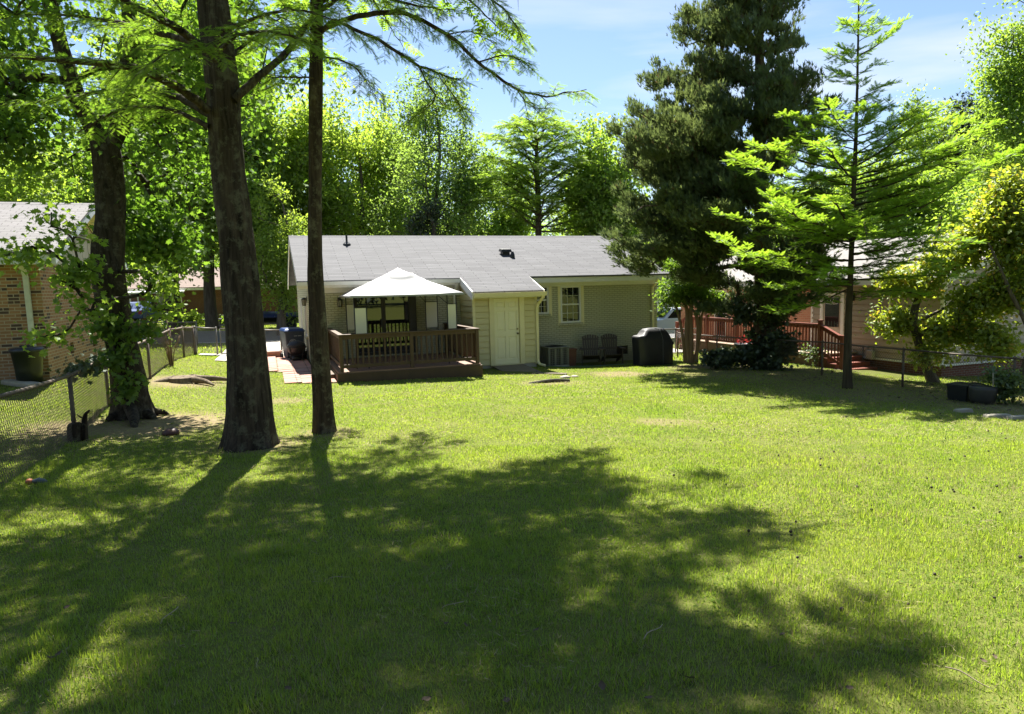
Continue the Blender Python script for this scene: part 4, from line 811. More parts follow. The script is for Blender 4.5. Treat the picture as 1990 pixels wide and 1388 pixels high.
fence('chain_link_fence', 'far chain link fence along the neighbouring front yard beyond the maple', [hw(u, 11.5 + .02 * u)[:2] for u in (-22, -18.5, -15, -11.8, -8.6)], 1.0, .08)
rfp = [hw(u, v)[:2] for u, v in ((8.2, 1.6), (7.75, -1.3), (7.8, -3.4), (7.95, -5.5), (8.1, -7.8), (7.95, -10.4), (8.0, -13.2))]
fence('chain_link_fence', 'dark chain link fence in shade behind the ivy clad cedar', rfp, .9, .062, M_shaded_steel, M_shaded_steel, .02, .026)
fence('chain_link_fence', 'chain link fence in front of the white pickup beyond the covered grill', [hw(u, 3.4)[:2] for u in (7.25, 8.2, 9.3, 10.3)], .95, .065)
c = onground(1928, 786); o = thing('garden_stake', 'thin pale stake standing beside the dark bins at the fence', 'stake', tuple(c)); MB().tube([(0, 0, -.1), (0, 0, .45), (-.005, .01, .62)], .014, 7).build('stake', M_stone, o, True)

# ------------------------------------------------------------------ brick house on the left
zl = .72; lh = thing('tan_brick_house', 'tan brick house with pale shingle roof at the left edge', 'house', hw(-10.15, -2.93, zl), YAW)
w = MB(); W0 = -14.0; w.wall(W0, 0, -.5, 2.5, 0, []); w.wall(0, 7.0, -.5, 2.5, 0, [(1.75, 2.05, .42, .68), (3.9, 4.2, .42, .68)], .08, 'v', 1); w.quad((W0, 7, -.5), (0, 7, -.5), (0, 7, 2.5), (W0, 7, 2.5)); w.quad((W0, 0, -.5), (W0, 7, -.5), (W0, 7, 2.5), (W0, 0, 2.5)); w.build('wall', M_tan, lh)
vt = MB()
for a in (1.75, 3.9): vt.box(-.07, -.06, a, a + .3, .42, .68); [vt.box(-.06, -.045, a, a + .3, z, z + .01) for z in np.arange(.45, .68, .05)]
vt.build('foundation_vent', M_black, lh)
e0, r0, vr, s0 = 2.66, 4.08, 3.5, 0; s0 = (r0 - e0) / (vr + .38)
rf = MB(); slab(rf, [(W0 - .4, -.38, e0), (.4, -.38, e0), (.4, vr, r0), (W0 - .4, vr, r0)]); slab(rf, [(W0 - .4, vr, r0), (.4, vr, r0), (.4, 7.4, e0), (W0 - .4, 7.4, e0)]); ro = rf.build('roof', M_roof2, lh); rd = MB(); [rd.hull([(W0 - .4, vr, r0 + .002), (.4, vr, r0 + .002), (.4, vr + k_ * .15, r0 - .15 * s0 + .002), (W0 - .4, vr + k_ * .15, r0 - .15 * s0 + .002)], [(W0 - .4, vr, r0 + .01), (.4, vr, r0 + .01), (.4, vr + k_ * .15, r0 - .15 * s0 + .006), (W0 - .4, vr + k_ * .15, r0 - .15 * s0 + .006)]) for k_ in (-1, 1)]; rd.build('ridge_cap', M_roof2, ro)
tr = MB(); tr.box(W0 - .38, .37, -.35, -.33, e0 - .24, e0 - .055); tr.box(W0 - .38, .37, -.33, -.003, e0 - .24, e0 - .225)
for v0 in (-.37, 7.37):
    z0, z1 = e0 - .055, r0 - .055; tr.hull([(.372, v0, z0 - .19), (.395, v0, z0 - .19), (.395, vr, z1 - .19), (.372, vr, z1 - .19)], [(.372, v0, z0), (.395, v0, z0), (.395, vr, z1), (.372, vr, z1)])
tr.build('rake_board', tone('blue_white_paint', (.66, .70, .74), None, 9, .5, .05), lh)
so = MB(); so.quad((.03, -.37, e0 - .16), (.37, -.37, e0 - .16), (.37, vr, r0 - .14), (.03, vr, r0 - .14)); so.quad((.03, 7.37, e0 - .16), (.37, 7.37, e0 - .16), (.37, vr, r0 - .14), (.03, vr, r0 - .14)); so.build('soffit', M_cream, lh)
gb = MB(); gb.add([(.012, -.02, 2.45), (.012, 7.02, 2.45), (.012, vr, r0 - .12), (.012, -.02, 2.55), (.012, 7.02, 2.55)], [(0, 1, 4, 2, 3)]); [gb.box(.013, .022, v - .012, v + .012, 2.46, min(r0, e0 + s0 * (min(v, 7 - v) + .38)) - .17) for v in np.arange(.6, 6.6, .6)]; gb.build('gable', tone('gable_board', (.56, .52, .42), (.52, .48, .38), 4, .7, .1), lh)
lv = MB()
for k in range(7):
    z = 3.2 + k * .075; hw_ = (r0 - .3 - z) / s0 * .55; lv.box(.024, .034, vr - hw_, vr + hw_, z, z + .028)
lv.build('gable_louvre', M_dark, lh)
downspout([(-.28, -.33, 2.5), (-.26, -.15, 2.35), (-.24, -.06, 2.2), (-.22, -.055, .12), (-.2, -.14, .02)], .1, tone('pale_downspout', (.60, .62, .52), None, 9, .5, .05), parent=lh)
c = hw(-10.40, -3.32); o = thing('trash_can', 'dark round lidded trash can against the shaded tan brick wall', 'trash can', (c[0], c[1], gz(c[0], c[1])))
MB().lathe([(.22, 0), (.235, .3), (.275, .64), (.285, .645), (.285, .67)], 26).build('body', tone('olive_black_plastic', (.022, .026, .018), None, 5, .4, .05), o, True); MB().lathe([(.3, .66), (.305, .70), (.27, .735), (.12, .75), (.03, .752)], 26).build('lid', tone('blue_black_plastic', (.03, .036, .05), None, 5, .35, .03), o, True); hb = MB(); hb.box(-.13, .13, -.03, .03, .745, .785); hb.build('handle', M_plastic, o, bevel=.012)
c = hw(-10.5, -3.55); o = thing('splash_block', 'pale concrete splash block under the tan house downspout', 'splash block', (c[0], c[1], gz(c[0], c[1])), YAW + R(55)); mb = MB(); mb.hull([(-.15, -.38, -.02), (.15, -.38, -.02), (.11, .38, -.02), (-.11, .38, -.02)], [(-.15, -.38, .05), (.15, -.38, .05), (.11, .38, .12), (-.11, .38, .12)]); mb.build('block', M_stone, o, bevel=.02)

# ------------------------------------------------------------------ house across the street
zx = gh(-10, 38); xh = thing('brown_roof_house', 'low red brick house with brown roof across the street', 'house', hw(-9, 38, zx), YAW)
w = MB(); w.wall(-15, 10, -.5, 2.25, 0, [(-4.4, -3.3, -.1, 2.0), (1.7, 2.8, .85, 1.95), (-8.6, -7.2, .8, 1.9)], .1); w.wall(0, 8, -.5, 2.25, 10, [], .1, 'v', 1); w.build('wall', M_red, xh)
e0, r0, vr = 2.38, 4.0, 4.0; rf = MB(); slab(rf, [(-15.5, -.5, e0), (10.5, -.5, e0), (10.5, vr, r0), (-15.5, vr, r0)]); slab(rf, [(-15.5, vr, r0), (10.5, vr, r0), (10.5, 8.5, e0), (-15.5, 8.5, e0)]); rf.build('roof', M_roof3, xh)
tr = MB(); tr.box(-15.45, 10.45, -.49, -.46, e0 - .23, e0 - .055); tr.box(-15.4, 10.4, -.46, -.01, e0 - .23, e0 - .215); tr.build('fascia', M_white, xh)
dd = MB(); dd.box(-4.4, -3.3, .05, .07, -.1, 2.0); de = dd.build('door', M_curtain, xh); dd = MB(); [dd.box(a, b, -.03, .05, -.1, 2.05) for a, b in ((-4.5, -4.4), (-3.3, -3.2), (-3.88, -3.82))]; dd.build('door_frame', M_white, de)
aw = MB(); aw.hull([(-6.3, -1.9, 1.98), (-2.6, -1.9, 1.98), (-2.6, -.1, 2.12), (-6.3, -.1, 2.12)], [(-6.3, -1.9, 2.1), (-2.6, -1.9, 2.1), (-2.6, -.1, 2.2), (-6.3, -.1, 2.2)]); aw = aw.build('porch_awning', M_white, xh)
for x in (-6.1, -5.6, -2.75): MB().box(x - .04, x + .04, -1.85, -1.77, -.1, 1.98).build('awning_post', M_white, aw)
MB().box(-6.4, -2.5, -1.95, -.01, -.3, -.02).build('porch_floor', M_conc, xh)
sash_window(xh, 1.7, 2.8, .85, 1.95, 0); sash_window(xh, -8.6, -7.2, .8, 1.9, 0); MB().box(1.25, 1.62, -.03, -.005, .8, 2.0).build('shutter', M_dark, xh)
cp = MB(); cp.box(-14.9, -10.2, -.02, -.005, -.2, 2.1); cp.build('carport_shade_sheet', M_dark, xh)  # flat dark sheet on the wall, stands in for the shaded carport interior
o = thing('porch_pole', 'pale upright pole in front of the dark carport across the street', 'pole', tuple(at(282, 612, 46)[:2]) + (gz(*at(282, 612, 46)[:2]),)); MB().tube([(0, 0, 0), (0, 0, 1.5)], .06, 10).build('shaft', M_hose, o, True)
# parked blue car beneath the carport, boat, truck
def vehicle(name, label, cat, loc, rz, body_m, L=4.4, H=1.42, pickup=False, wd=1.75):
    o = thing(name, label, cat, loc, rz); k = L / 4.4; h = H / 1.42
    if pickup: side = [(-2.2, .35), (-2.2, .88), (-.35, .92), (-.3, .95), (-.15, 1.40), (.75, 1.42), (1.2, .98), (2.05, .86), (2.2, .62), (2.2, .32)]; gl = [(-.12, 1.0), (-.03, 1.34), (.68, 1.35), (1.05, 1.0)]
    else: side = [(-2.2, .33), (-2.18, .82), (-1.75, .96), (-1.15, 1.38), (.35, 1.42), (1.0, .98), (1.95, .84), (2.2, .6), (2.2, .3)]; gl = [(-1.55, .98), (-1.05, 1.31), (.28, 1.34), (.80, .98)]
    n = len(side); tuck = lambda z: 1 - .16 * max(0, (z - .9) / .5)
    mb = MB(); mb.hull([(x * k, -wd / 2 * tuck(z), z * h) for x, z in side], [(x * k, wd / 2 * tuck(z), z * h) for x, z in side]); mb.build('body', body_m, o, bevel=.05)
    for s in (-1, 1):
        g = MB(); y = lambda z: s * (wd / 2 * tuck(z) + .004); g.quad(*[(x * k, y(z), z * h) for x, z in gl]); g.build('side_window', M_glass, o)
    (x0, z0), (x1, z1) = side[-4 if pickup else -4], side[-5 if pickup else -5]
    g = MB(); g.quad((x0 * k - .02, -wd * .38, z0 * h + .06), (x0 * k - .02, wd * .38, z0 * h + .06), (x1 * k + .06, wd * .34, z1 * h - .03), (x1 * k + .06, -wd * .34, z1 * h - .03)); g.v = [(a + .012, b, c + .012) for a, b, c in g.v]; g.build('windscreen', M_glass, o)
    for x in (-1.35, 1.38):
        for s in (-1, 1):
            t_ = MB(); t_.tube([(x * k, s * (wd / 2 - .2), .33), (x * k, s * (wd / 2 + .012), .33)], .33, 24); ty = t_.build('wheel', M_tyre, o, bevel=.02); r_ = MB(); r_.tube([(x * k, s * (wd / 2 + .0), .33), (x * k, s * (wd / 2 + .02), .33)], .2, 18); r_.build('rim', M_chrome, ty)
    for s in (-1, 1):
        MB().box(L / 2 - .05, L / 2 + .012, s * wd * .36 - .17, s * wd * .36 + .17, .6 * h, .72 * h).build('headlight', M_chrome, o); MB().box(-L / 2 - .012, -L / 2 + .05, s * wd * .4 - .1, s * wd * .4 + .1, .62 * h, .85 * h).build('tail_light', tone('red_lens', (.3, .01, .01), None, 9, .3, 0), o)
    return o
p = at(274, 612, 47); vehicle('parked_car', 'dark blue car parked in the shade of the carport across the street', 'car', (p[0], p[1], gz(p[0], p[1])), YAW + R(80), M_lidblue)
p = at(1296, 664, 37); vehicle('parked_pickup', 'white pickup truck parked beyond the house between grill and red deck', 'truck', (p[0] + .9, p[1], gz(p[0] + .9, p[1])), YAW + R(168), M_vehicle, 5.3, 1.75, True, 1.9)
p = at(540, 640, 41); bo = thing('covered_boat', 'boat under a navy cover on its trailer across the street', 'boat', (p[0], p[1], gz(p[0], p[1])), YAW)
sec = [(-2.6, .05, .95, .75), (-1.6, .55, .86, .55), (-.2, .85, .82, .45), (1.0, .9, .84, .42), (1.75, .88, .86, .42)]; vs, fs_ = [], []; vs2, fs2 = [], []
for i, (x, hwid, zt, zb) in enumerate(sec): vs += [(x, -hwid, zt), (x, -hwid * .6, zb + .06), (x, 0, zb), (x, hwid * .6, zb + .06), (x, hwid, zt)]; vs2 += [(x, -hwid - .03, zt - .06), (x, -hwid - .03, zt + .02), (x, 0, zt + .24 + .08 * math.sin(i * 1.3)), (x, hwid + .03, zt + .02), (x, hwid + .03, zt - .06)]
for i in range(len(sec) - 1):
    for k in range(4): fs_.append((i * 5 + k, i * 5 + k + 1, i * 5 + k + 6, i * 5 + k + 5)); fs2.append((i * 5 + k, i * 5 + k + 1, i * 5 + k + 6, i * 5 + k + 5))
fs_.append((20, 21, 22, 23, 24)); fs2.append((20, 21, 22, 23, 24)); mb = MB(); mb.add(vs, fs_); mb.build('hull', M_plastic, bo, True); mb = MB(); mb.add(vs2, fs2); mb.build('cover', M_blue, bo, True)
mb = MB(); mb.hull([(1.5, -.42, .62), (2.5, -.42, .62), (2.5, .42, .62), (1.5, .42, .62)], [(1.56, -.38, 1.86), (2.44, -.38, 1.86), (2.44, .38, 1.9), (1.56, .38, 1.9)]); mb.build('motor_cover', M_blue, bo, bevel=.06)
tl = MB(); tl.beam((-3.4, 0, .38), (1.8, .6, .4), .07, .08); tl.beam((-3.4, 0, .38), (1.8, -.6, .4), .07, .08); tl.beam((.8, -.9, .36), (.8, .9, .36), .07, .07); tl.tube([(-3.2, 0, .0), (-3.2, 0, .6)], .03, 8); tl.build('trailer', M_galv, bo)
for s in (-1, 1): mb = MB(); mb.tube([(.8, s * .85, .28), (.8, s * 1.02, .28)], .28, 20); mb.build('wheel', M_tyre, bo)
# low planting walls and beds across the street
p = at(425, 624, 44); o = thing('border_timber', 'dark timber border edging the planted bed across the street', 'border', (p[0], p[1], gz(p[0], p[1])), YAW); MB().box(-3.0, 3.6, -.12, .12, -.1, .42).build('timber', M_dark, o, bevel=.02)

# ------------------------------------------------------------------ house on the right
zr = 0.0; rh = thing('pink_brick_house', 'pinkish brick and taupe sided house at the right behind the trees', 'house', hw(12, -5.74, zr), YAW)
w = MB(); V0 = 4.84; w.wall(V0, 12.8, -.9, 2.25, 0, [(9.5, 10.3, .12, 2.05)], .1, 'v', -1); w.build('wall', M_pink, rh)
s_ = MB(); s_.lap(0.06, 3.5, 0, -.05, 2.25, .18, 'v', -1); s_.lap(4.4, V0, 0, -.05, 2.25, .18, 'v', -1); s_.lap(3.5, 4.4, 0, 1.95, 2.25, .18, 'v', -1); s_.lap(.06, 8.0, 0, -.05, 2.2, .18, 'u', -1)
topg = lambda z, a0, a1: (max(a0, 4 - (3.72 - z) / .36), min(a1, 4 + (3.72 - z) / .36)); s_.lap(0, 8, 0, 2.2, 3.7, .18, 'u', -1, topg); s_.build('siding', M_siding2, rh)
fd = MB(); fd.wall(0.02, V0, -1.1, -.05, .05, [], .1, 'v', -1); fd.wall(.05, 8, -1.1, -.05, .05, []); fd.build('foundation', M_red, rh)
cb = MB(); cb.box(-.03, .08, -.03, .08, -.07, 2.25); cb.box(-.025, -.001, V0 - .05, V0 + .05, -.05, 2.25); cb.box(-.05, -.019, 0, V0, -.11, -.052); cb.box(0.08, 8, -.05, -.019, -.11, -.052); cb.build('corner_board', M_white, rh)
e0, r0 = 2.4, 3.86; rf = MB(); slab(rf, [(-.35, -.35, e0), (4, -.35, r0), (4, 13.2, r0), (-.35, 13.2, e0)]); slab(rf, [(4, -.35, r0), (8.35, -.35, e0), (8.35, 13.2, e0), (4, 13.2, r0)]); rf.build('roof', M_roof4, rh)
tr = MB(); tr.box(-.345, -.315, -.33, 13.18, e0 - .2, e0 - .052); tr.box(-.315, -.003, -.3, 13.1, e0 - .2, e0 - .185); tr.box(-.03, -.004, V0, 12.8, 2.08, 2.2)
for a, b in ((-.35, 4), (8.35, 4)): tr.hull([(a, -.345, e0 - .2), (b, -.345, r0 - .2), (b, -.32, r0 - .2), (a, -.32, e0 - .2)], [(a, -.345, e0 - .052), (b, -.345, r0 - .052), (b, -.32, r0 - .052), (a, -.32, e0 - .052)])
tr.build('fascia', M_white, rh)
sash_window(rh, 9.5, 10.3, .12, 2.05, 0, 1, 1, axis='v'); sash_window(rh, .9, 1.75, .9, 1.95, -.02, 1, 1, axis='v', sill=False)
dd = MB(); dd.box(-.02, .05, 3.58, 4.32, .1, 1.86); de = dd.build('door', tone('almond_door', (.55, .47, .38), None, 6, .5, .05), rh); MB().box(-.045, -.021, 3.66, 4.24, .82, 1.78).build('pane', M_glass, de); fb = MB(); [fb.tube([(-.05, 3.95, 1.58), (-.05, 3.95 + .26 * math.cos(a), 1.58 + .18 * math.sin(a))], .008, 5) for a in np.linspace(.1, 3.04, 6)]; fb.build('fanlight_bars', M_white, de)
MB().lathe([(.03, 0), (.03, .06)], 10, (-.1, 3.68, .9)).build('handle', M_black, de)
df = MB(); [df.box(-.05, .03, a, b, .05, 1.98) for a, b in ((3.44, 3.57), (4.33, 4.46))]; df.box(-.051, .031, 3.44, 4.46, 1.87, 1.985); df.build('door_frame', M_white, rh)
o = thing('porch_lantern', 'black porch lantern beside the right house door', 'lantern', hw(11.97, -2.66, 1.72), YAW + R(-90)); MB().box(-.06, .06, -.12, .0, -.02, .22).build('housing', M_black, o, bevel=.01); MB().box(-.045, .045, -.127, -.121, .02, .17).build('glass_shade', M_lampglass, o)
o = thing('gas_meter', 'grey gas meter with pipes low on the taupe sided wall', 'gas meter', hw(11.85, -3.5, gh(11.85, -3.5)), YAW); MB().box(-.09, .05, -.13, .13, .3, .6).build('meter', tone('meter_grey', (.36, .36, .33), None, 9, .5, .05), o, bevel=.03); mb = MB(); mb.tube([(0, .3, 0), (0, .3, .7), (0, .1, .7), (0, .1, .6)], .022, 8); mb.tube([(0, -.1, .6), (0, -.1, .72), (.1, -.1, .72)], .022, 8); mb.build('pipe', M_galv, o, True)
# red stained deck of the right house
rk = thing('red_wood_deck', 'red stained wooden deck with balustrade along the pinkish brick wall', 'deck', hw(10.4, -2.9, 0), YAW)
DL = 7.1; fz = .08
fl = MB(); [fl.box(x, x + .136, 0, DL, fz - .04, fz) for x in np.arange(0, 1.5, .142)]; fl.build('floor', tone('pale_deck_boards', (.42, .30, .22), (.34, .24, .17), 5, .7, .2), rk)
MB().box(-.03, .012, 0, DL, -.55, fz - .05).build('skirt_board', tone('brown_skirt', (.16, .085, .05), (.12, .06, .035), 5, .7, .2), rk)
def rail_run(p, q, n):
    (x0, y0, za), (x1, y1, zb) = p, q; L = lambda t, dz_: (x0 + (x1 - x0) * t, y0 + (y1 - y0) * t, za + (zb - za) * t + dz_)
    mb = MB(); mb.beam(L(0, .94), L(1, .94), .12, .04); mb.build('handrail', M_red_wood, rk); mb = MB(); mb.beam(L(0, .86), L(1, .86), .04, .1); mb.beam(L(0, .1), L(1, .1), .04, .09); mb.build('rail', M_red_wood, rk)
    for k in range(1, n): a = L(k / n, .06); mb = MB(); mb.box(a[0] - .045, a[0] - .012, a[1] - .018, a[1] + .018, a[2], a[2] + .82); mb.build('baluster', M_red_wood, rk)
for y, z in ((0, fz), (2.2, fz), (4.0, fz), (5.78, fz), (DL, fz), (-.88, -.35), (DL + .75, -.3)):
    MB().box(-.055, .055, y - .055, y + .055, -.65, z + 1.05).build('post', M_red_wood, rk, bevel=.008); MB().box(-.07, .07, y - .07, y + .07, z + 1.051, z + 1.08).build('post_cap', M_red_wood, rk)
for a, b in ((0, 2.2), (2.2, 4.0), (4.0, 5.78), (5.78, DL)): rail_run((0, a, fz), (0, b, fz), int((b - a) / .135))
rail_run((0, 0, fz), (0, -.88, -.27), 7); rail_run((0, DL, fz), (0, DL + .75, -.25), 6)
for k in range(3): sp = MB(); sp.box(0, 1.4, -.02 - .3 * (k + 1), -.02 - .3 * k, -.6, fz - .1 - .15 * k); sp.build('step', M_red_wood, rk); sp = MB(); sp.box(0, 1.4, DL + .02 + .28 * k, DL + .02 + .28 * (k + 1), -.6, fz - .1 - .15 * k); sp.build('step', M_red_wood, rk)
o = place('barrel_planter', 'dark round planter with red flowers beside the red deck behind the cedar', 'planter', 8.9, -1.2); MB().lathe([(.24, 0), (.3, .3), (.29, .55), (.33, .58), (.33, .64), (.26, .64), (.2, .58)], 22).build('tub', M_plastic, o, True)
fP = rng.normal(size=(60, 3)) * (.13, .13, .06) + (0, 0, .72); leafobj('flowers', [scatter(fP, rand_dirs(60) + (0, 0, .8), rand_dirs(60), .09, OVAL)], leafmat('red_petals', (.4, .05, .05), (.5, .08, .06), (.4, .03, .03), (.5, .05, .04)), o)
# dark bins by the right fence
c = onground(1870, 778); o = thing('square_tub', 'low square black tub on the ground at the right fence', 'tub', tuple(c), YAW + R(8)); MB().hull([(-.2, -.18, 0), (.2, -.18, 0), (.2, .18, 0), (-.2, .18, 0)], [(-.225, -.2, .32), (.225, -.2, .32), (.225, .2, .32), (-.225, .2, .32)]).build('tub', M_plastic, o, bevel=.015); MB().box(-.245, .245, -.22, .22, .322, .345).build('rim', M_plastic, o, bevel=.006)
c = onground(1909, 784); o = thing('round_tub', 'rounded dark grey tub beside the square black tub at the right fence', 'tub', tuple(c), YAW); MB().lathe([(.19, 0), (.225, .1), (.24, .28), (.235, .33), (.2, .345), (.05, .35)], 24).build('tub', tone('dark_grey_plastic', (.05, .048, .043), None, 6, .5, .1), o, True); rg = MB(); rg.tube([(.15 * math.cos(t), .1 + .15 * math.sin(t), .36 + .02 * math.sin(t)) for t in np.linspace(0, 6.283, 20)], .012, 6); rg.build('hose_loop', M_plastic, o, True)
for i, (px, py, L_, lab) in enumerate(((1938, 812, .42, 'pale stone edging block under the right shrub, longer one'), (1978, 815, .34, 'pale stone edging block at the far right edge of the lawn'), (1872, 801, .3, 'flat grey stone in the shade before the black tubs'))):
    c = onground(px, py); o = thing('edging_stone', lab, 'stone', tuple(c), R(-4 + 5 * i)); mb = MB(); mb.hull([(-L_ / 2, -.09, -.03), (L_ / 2, -.08, -.03), (L_ / 2, .09, -.03), (-L_ / 2, .08, -.03)], [(-L_ / 2 + .03, -.07, .06), (L_ / 2 - .02, -.06, .07), (L_ / 2 - .03, .07, .06), (-L_ / 2 + .02, .07, .055)]); mb.build('block', M_stone, o, bevel=.015)
# white building behind the pickup
p = at(1283, 640, 52); o = thing('white_building', 'white walled building far behind the pickup truck', 'building', (p[0], p[1], gz(p[0], p[1]) - .3), YAW); w = MB(); w.wall(-1.5, 1.3, -.5, 2.8, 0, []); w.wall(0, 6, -.5, 2.8, 1.3, [], .1, 'v', 1); w.wall(0, 6, -.5, 2.8, -1.5, [], .1, 'v', -1); w.build('wall', M_white, o); rf = MB(); slab(rf, [(-1.8, -.3, 2.75), (1.6, -.3, 2.75), (1.6, 3, 3.9), (-1.8, 3, 3.9)]); slab(rf, [(-1.8, 3, 3.9), (1.6, 3, 3.9), (1.6, 6.3, 2.75), (-1.8, 6.3, 2.75)]); rf.build('roof', M_roof, o)

# ------------------------------------------------------------------ small things on the lawn
c = onground(357, 742); sp_ = thing('flat_stump', 'low weathered tree stump with dead roots on the left lawn', 'stump', tuple(c)); tm = trunk_mesh([(0, 0, -.1, .42), (0, 0, .04, .36), (0, 0, .10, .34), (0, 0, .12, .30), (0, 0, .122, .03)], 30, 16, .05, 5, None, 9); link('stump', np_mesh('stump', *tm), M_stump, sp_, True)
for a, L_ in ((-2.6, .7), (.2, .9), (2.9, .55), (1.2, .5), (-.5, .8)):
    q = smooth_path([(.25 * math.cos(a), .25 * math.sin(a), .06, .09), (.25 * math.cos(a) + .5 * L_ * math.cos(a + .2), .25 * math.sin(a) + .5 * L_ * math.sin(a + .2), .03, .06), (.25 * math.cos(a) + L_ * math.cos(a), .25 * math.sin(a) + L_ * math.sin(a), -.03, .02)], 9); mb = MB(); mb.tube(q[:, :3], list(q[:, 3]), 8); mb.build('root', M_stump, sp_, True)
c = onground(146, 858); o = thing('broken_stump', 'dark rotten stump with a broken upright limb beside the fence post', 'stump', tuple(c)); tm = trunk_mesh([(0, 0, -.1, .095), (0, 0, .1, .085), (.01, 0, .22, .08), (.02, 0, .26, .065), (.02, 0, .265, .015)], 24, 14, .03, 6, None, 5); link('stump', np_mesh('stump', *tm), M_bark1, o, True); q = smooth_path([(.1, .05, .0, .05), (.12, .05, .22, .04), (.15, .04, .36, .028), (.22, .03, .43, .012)], 10); mb = MB(); mb.tube(q[:, :3], list(q[:, 3]), 8); mb.tube([(.14, .04, .3), (.08, .0, .36), (.06, 0, .38)], [.015, .01, .004], 6); mb.build('limb', M_bark1, o, True)
rock('brown rounded ball like stone on the dirt left of the big cypress', 332, 845, .13, M_ball, 'brown_ball', 'ball', flat=.75)
c = onground(68, 941); o = thing('dropped_toy', 'small orange and grey toy lying in dark shaded grass at the left', 'toy', tuple(c), R(10)); mb = MB(); mb.lathe([(.02, 0), (.05, .02), (.055, .05), (.03, .08), (.01, .085)], 12, (-.07, 0, 0)); mb.build('head', M_orange, o, True); mb = MB(); mb.tube([(-.03, 0, .035), (.05, .01, .045), (.13, 0, .03), (.17, .0, .02)], [.03, .045, .035, .012], 10); mb.build('body', M_greyrub, o, True); o.scale = (.7, .7, .7)
LW = [(222, 952), (98, 1290), (115, 1282), (1170, 1345), (830, 1372), (1910, 1296), (1932, 1288), (1043, 1235), (452, 1222), (1650, 1350), (868, 1222), (740, 1100), (905, 1225), (1260, 1390 - 20), (1340, 1330), (1520, 1245), (985, 1375), (1500, 1310), (130, 1190), (560, 1350)]
def curl_leaf(m, s):
    mb = MB(); n = 6
    for i in range(n + 1):
        t_ = i / n; wd = .34 * math.sin(math.pi * min(1, .08 + t_ * .95)) ** .8
        for x in (-1, -.4, .4, 1): mb.v.append((x * wd * s, (t_ - .5) * s, s * (.10 * x * x + .16 * (t_ - .4) ** 2 + .03 * math.sin(t_ * 9 + x))))
    for i in range(n):
        for k in range(3): mb.f.append((i * 4 + k, i * 4 + k + 1, i * 4 + k + 5, i * 4 + k + 4))
    return mb
lme = None
for i, (px, py) in enumerate(LW):
    c = onground(px, py)
    if lme is None: o = curl_leaf(M_litter, .038).build('fallen_leaf', M_litter, None, True); lme = o.data
    else: o = bpy.data.objects.new('fallen_leaf', lme); COL.objects.link(o)
    o.location = (c[0], c[1], c[2] + .028); o.rotation_euler = (rng.normal() * .25, rng.normal() * .25, rng.random() * 6.28); sc_ = .7 + .6 * rng.random(); o.scale = (sc_,) * 3; tag(o, 'small curled brown dead leaf lying on the near lawn', 'leaf', 'dead leaves on the lawn')
tw = None
for px, py in [(660, 1132), (330, 1205), (880, 1185), (1270, 1240), (500, 1300), (1880, 1330), (1920, 1020)]:
    c = onground(px, py)
    if tw is None: mb = MB(); mb.tube(smooth_path([(-.06, 0, 0), (-.02, .008, .006), (.03, -.004, .004), (.065, .005, .0)], 8), [.002, .002, .002, .0018, .0016, .0014, .0012, .0008], 6); o = mb.build('twig', M_straw, None, True); tw = o.data
    else: o = bpy.data.objects.new('twig', tw); COL.objects.link(o)
    o.location = (c[0], c[1], c[2] + .028); o.rotation_euler = (0, rng.normal() * .12, rng.random() * 6.28); sc_ = .6 + .9 * rng.random(); o.scale = (sc_,) * 3; tag(o, 'thin pale dry twig lying in the lawn grass', 'twig', 'dry twigs on the lawn')
sd_ = None; q = np.random.default_rng(5); n = 0
while n < 60:
    px, py = q.uniform(1100, 1990), q.uniform(800, 1200)
    if px < 1100 + (py - 800) * 1.3: continue
    c = onground(px, py); n += 1
    if sd_ is None: mb = MB(); mb.lathe([(.3, -.9), (.8, -.5), (1, 0), (.8, .5), (.3, .9)], 8); mb.v = [(x * .009 * (.8 + .5 * v1(x * 3, y * 3, z * 3)), y * .009, z * .008) for x, y, z in mb.v]; o = mb.build('seed_ball', M_seed, None, True); sd_ = o.data
    else: o = bpy.data.objects.new('seed_ball', sd_); COL.objects.link(o)
    o.location = (c[0], c[1], c[2] + .022); sc_ = .6 + q.random(); o.scale = (sc_,) * 3; o.rotation_euler = (q.random() * 3, q.random() * 3, 0); tag(o, 'small dark seed ball in the sunny right lawn', 'seed ball', 'seed balls scattered on the lawn')

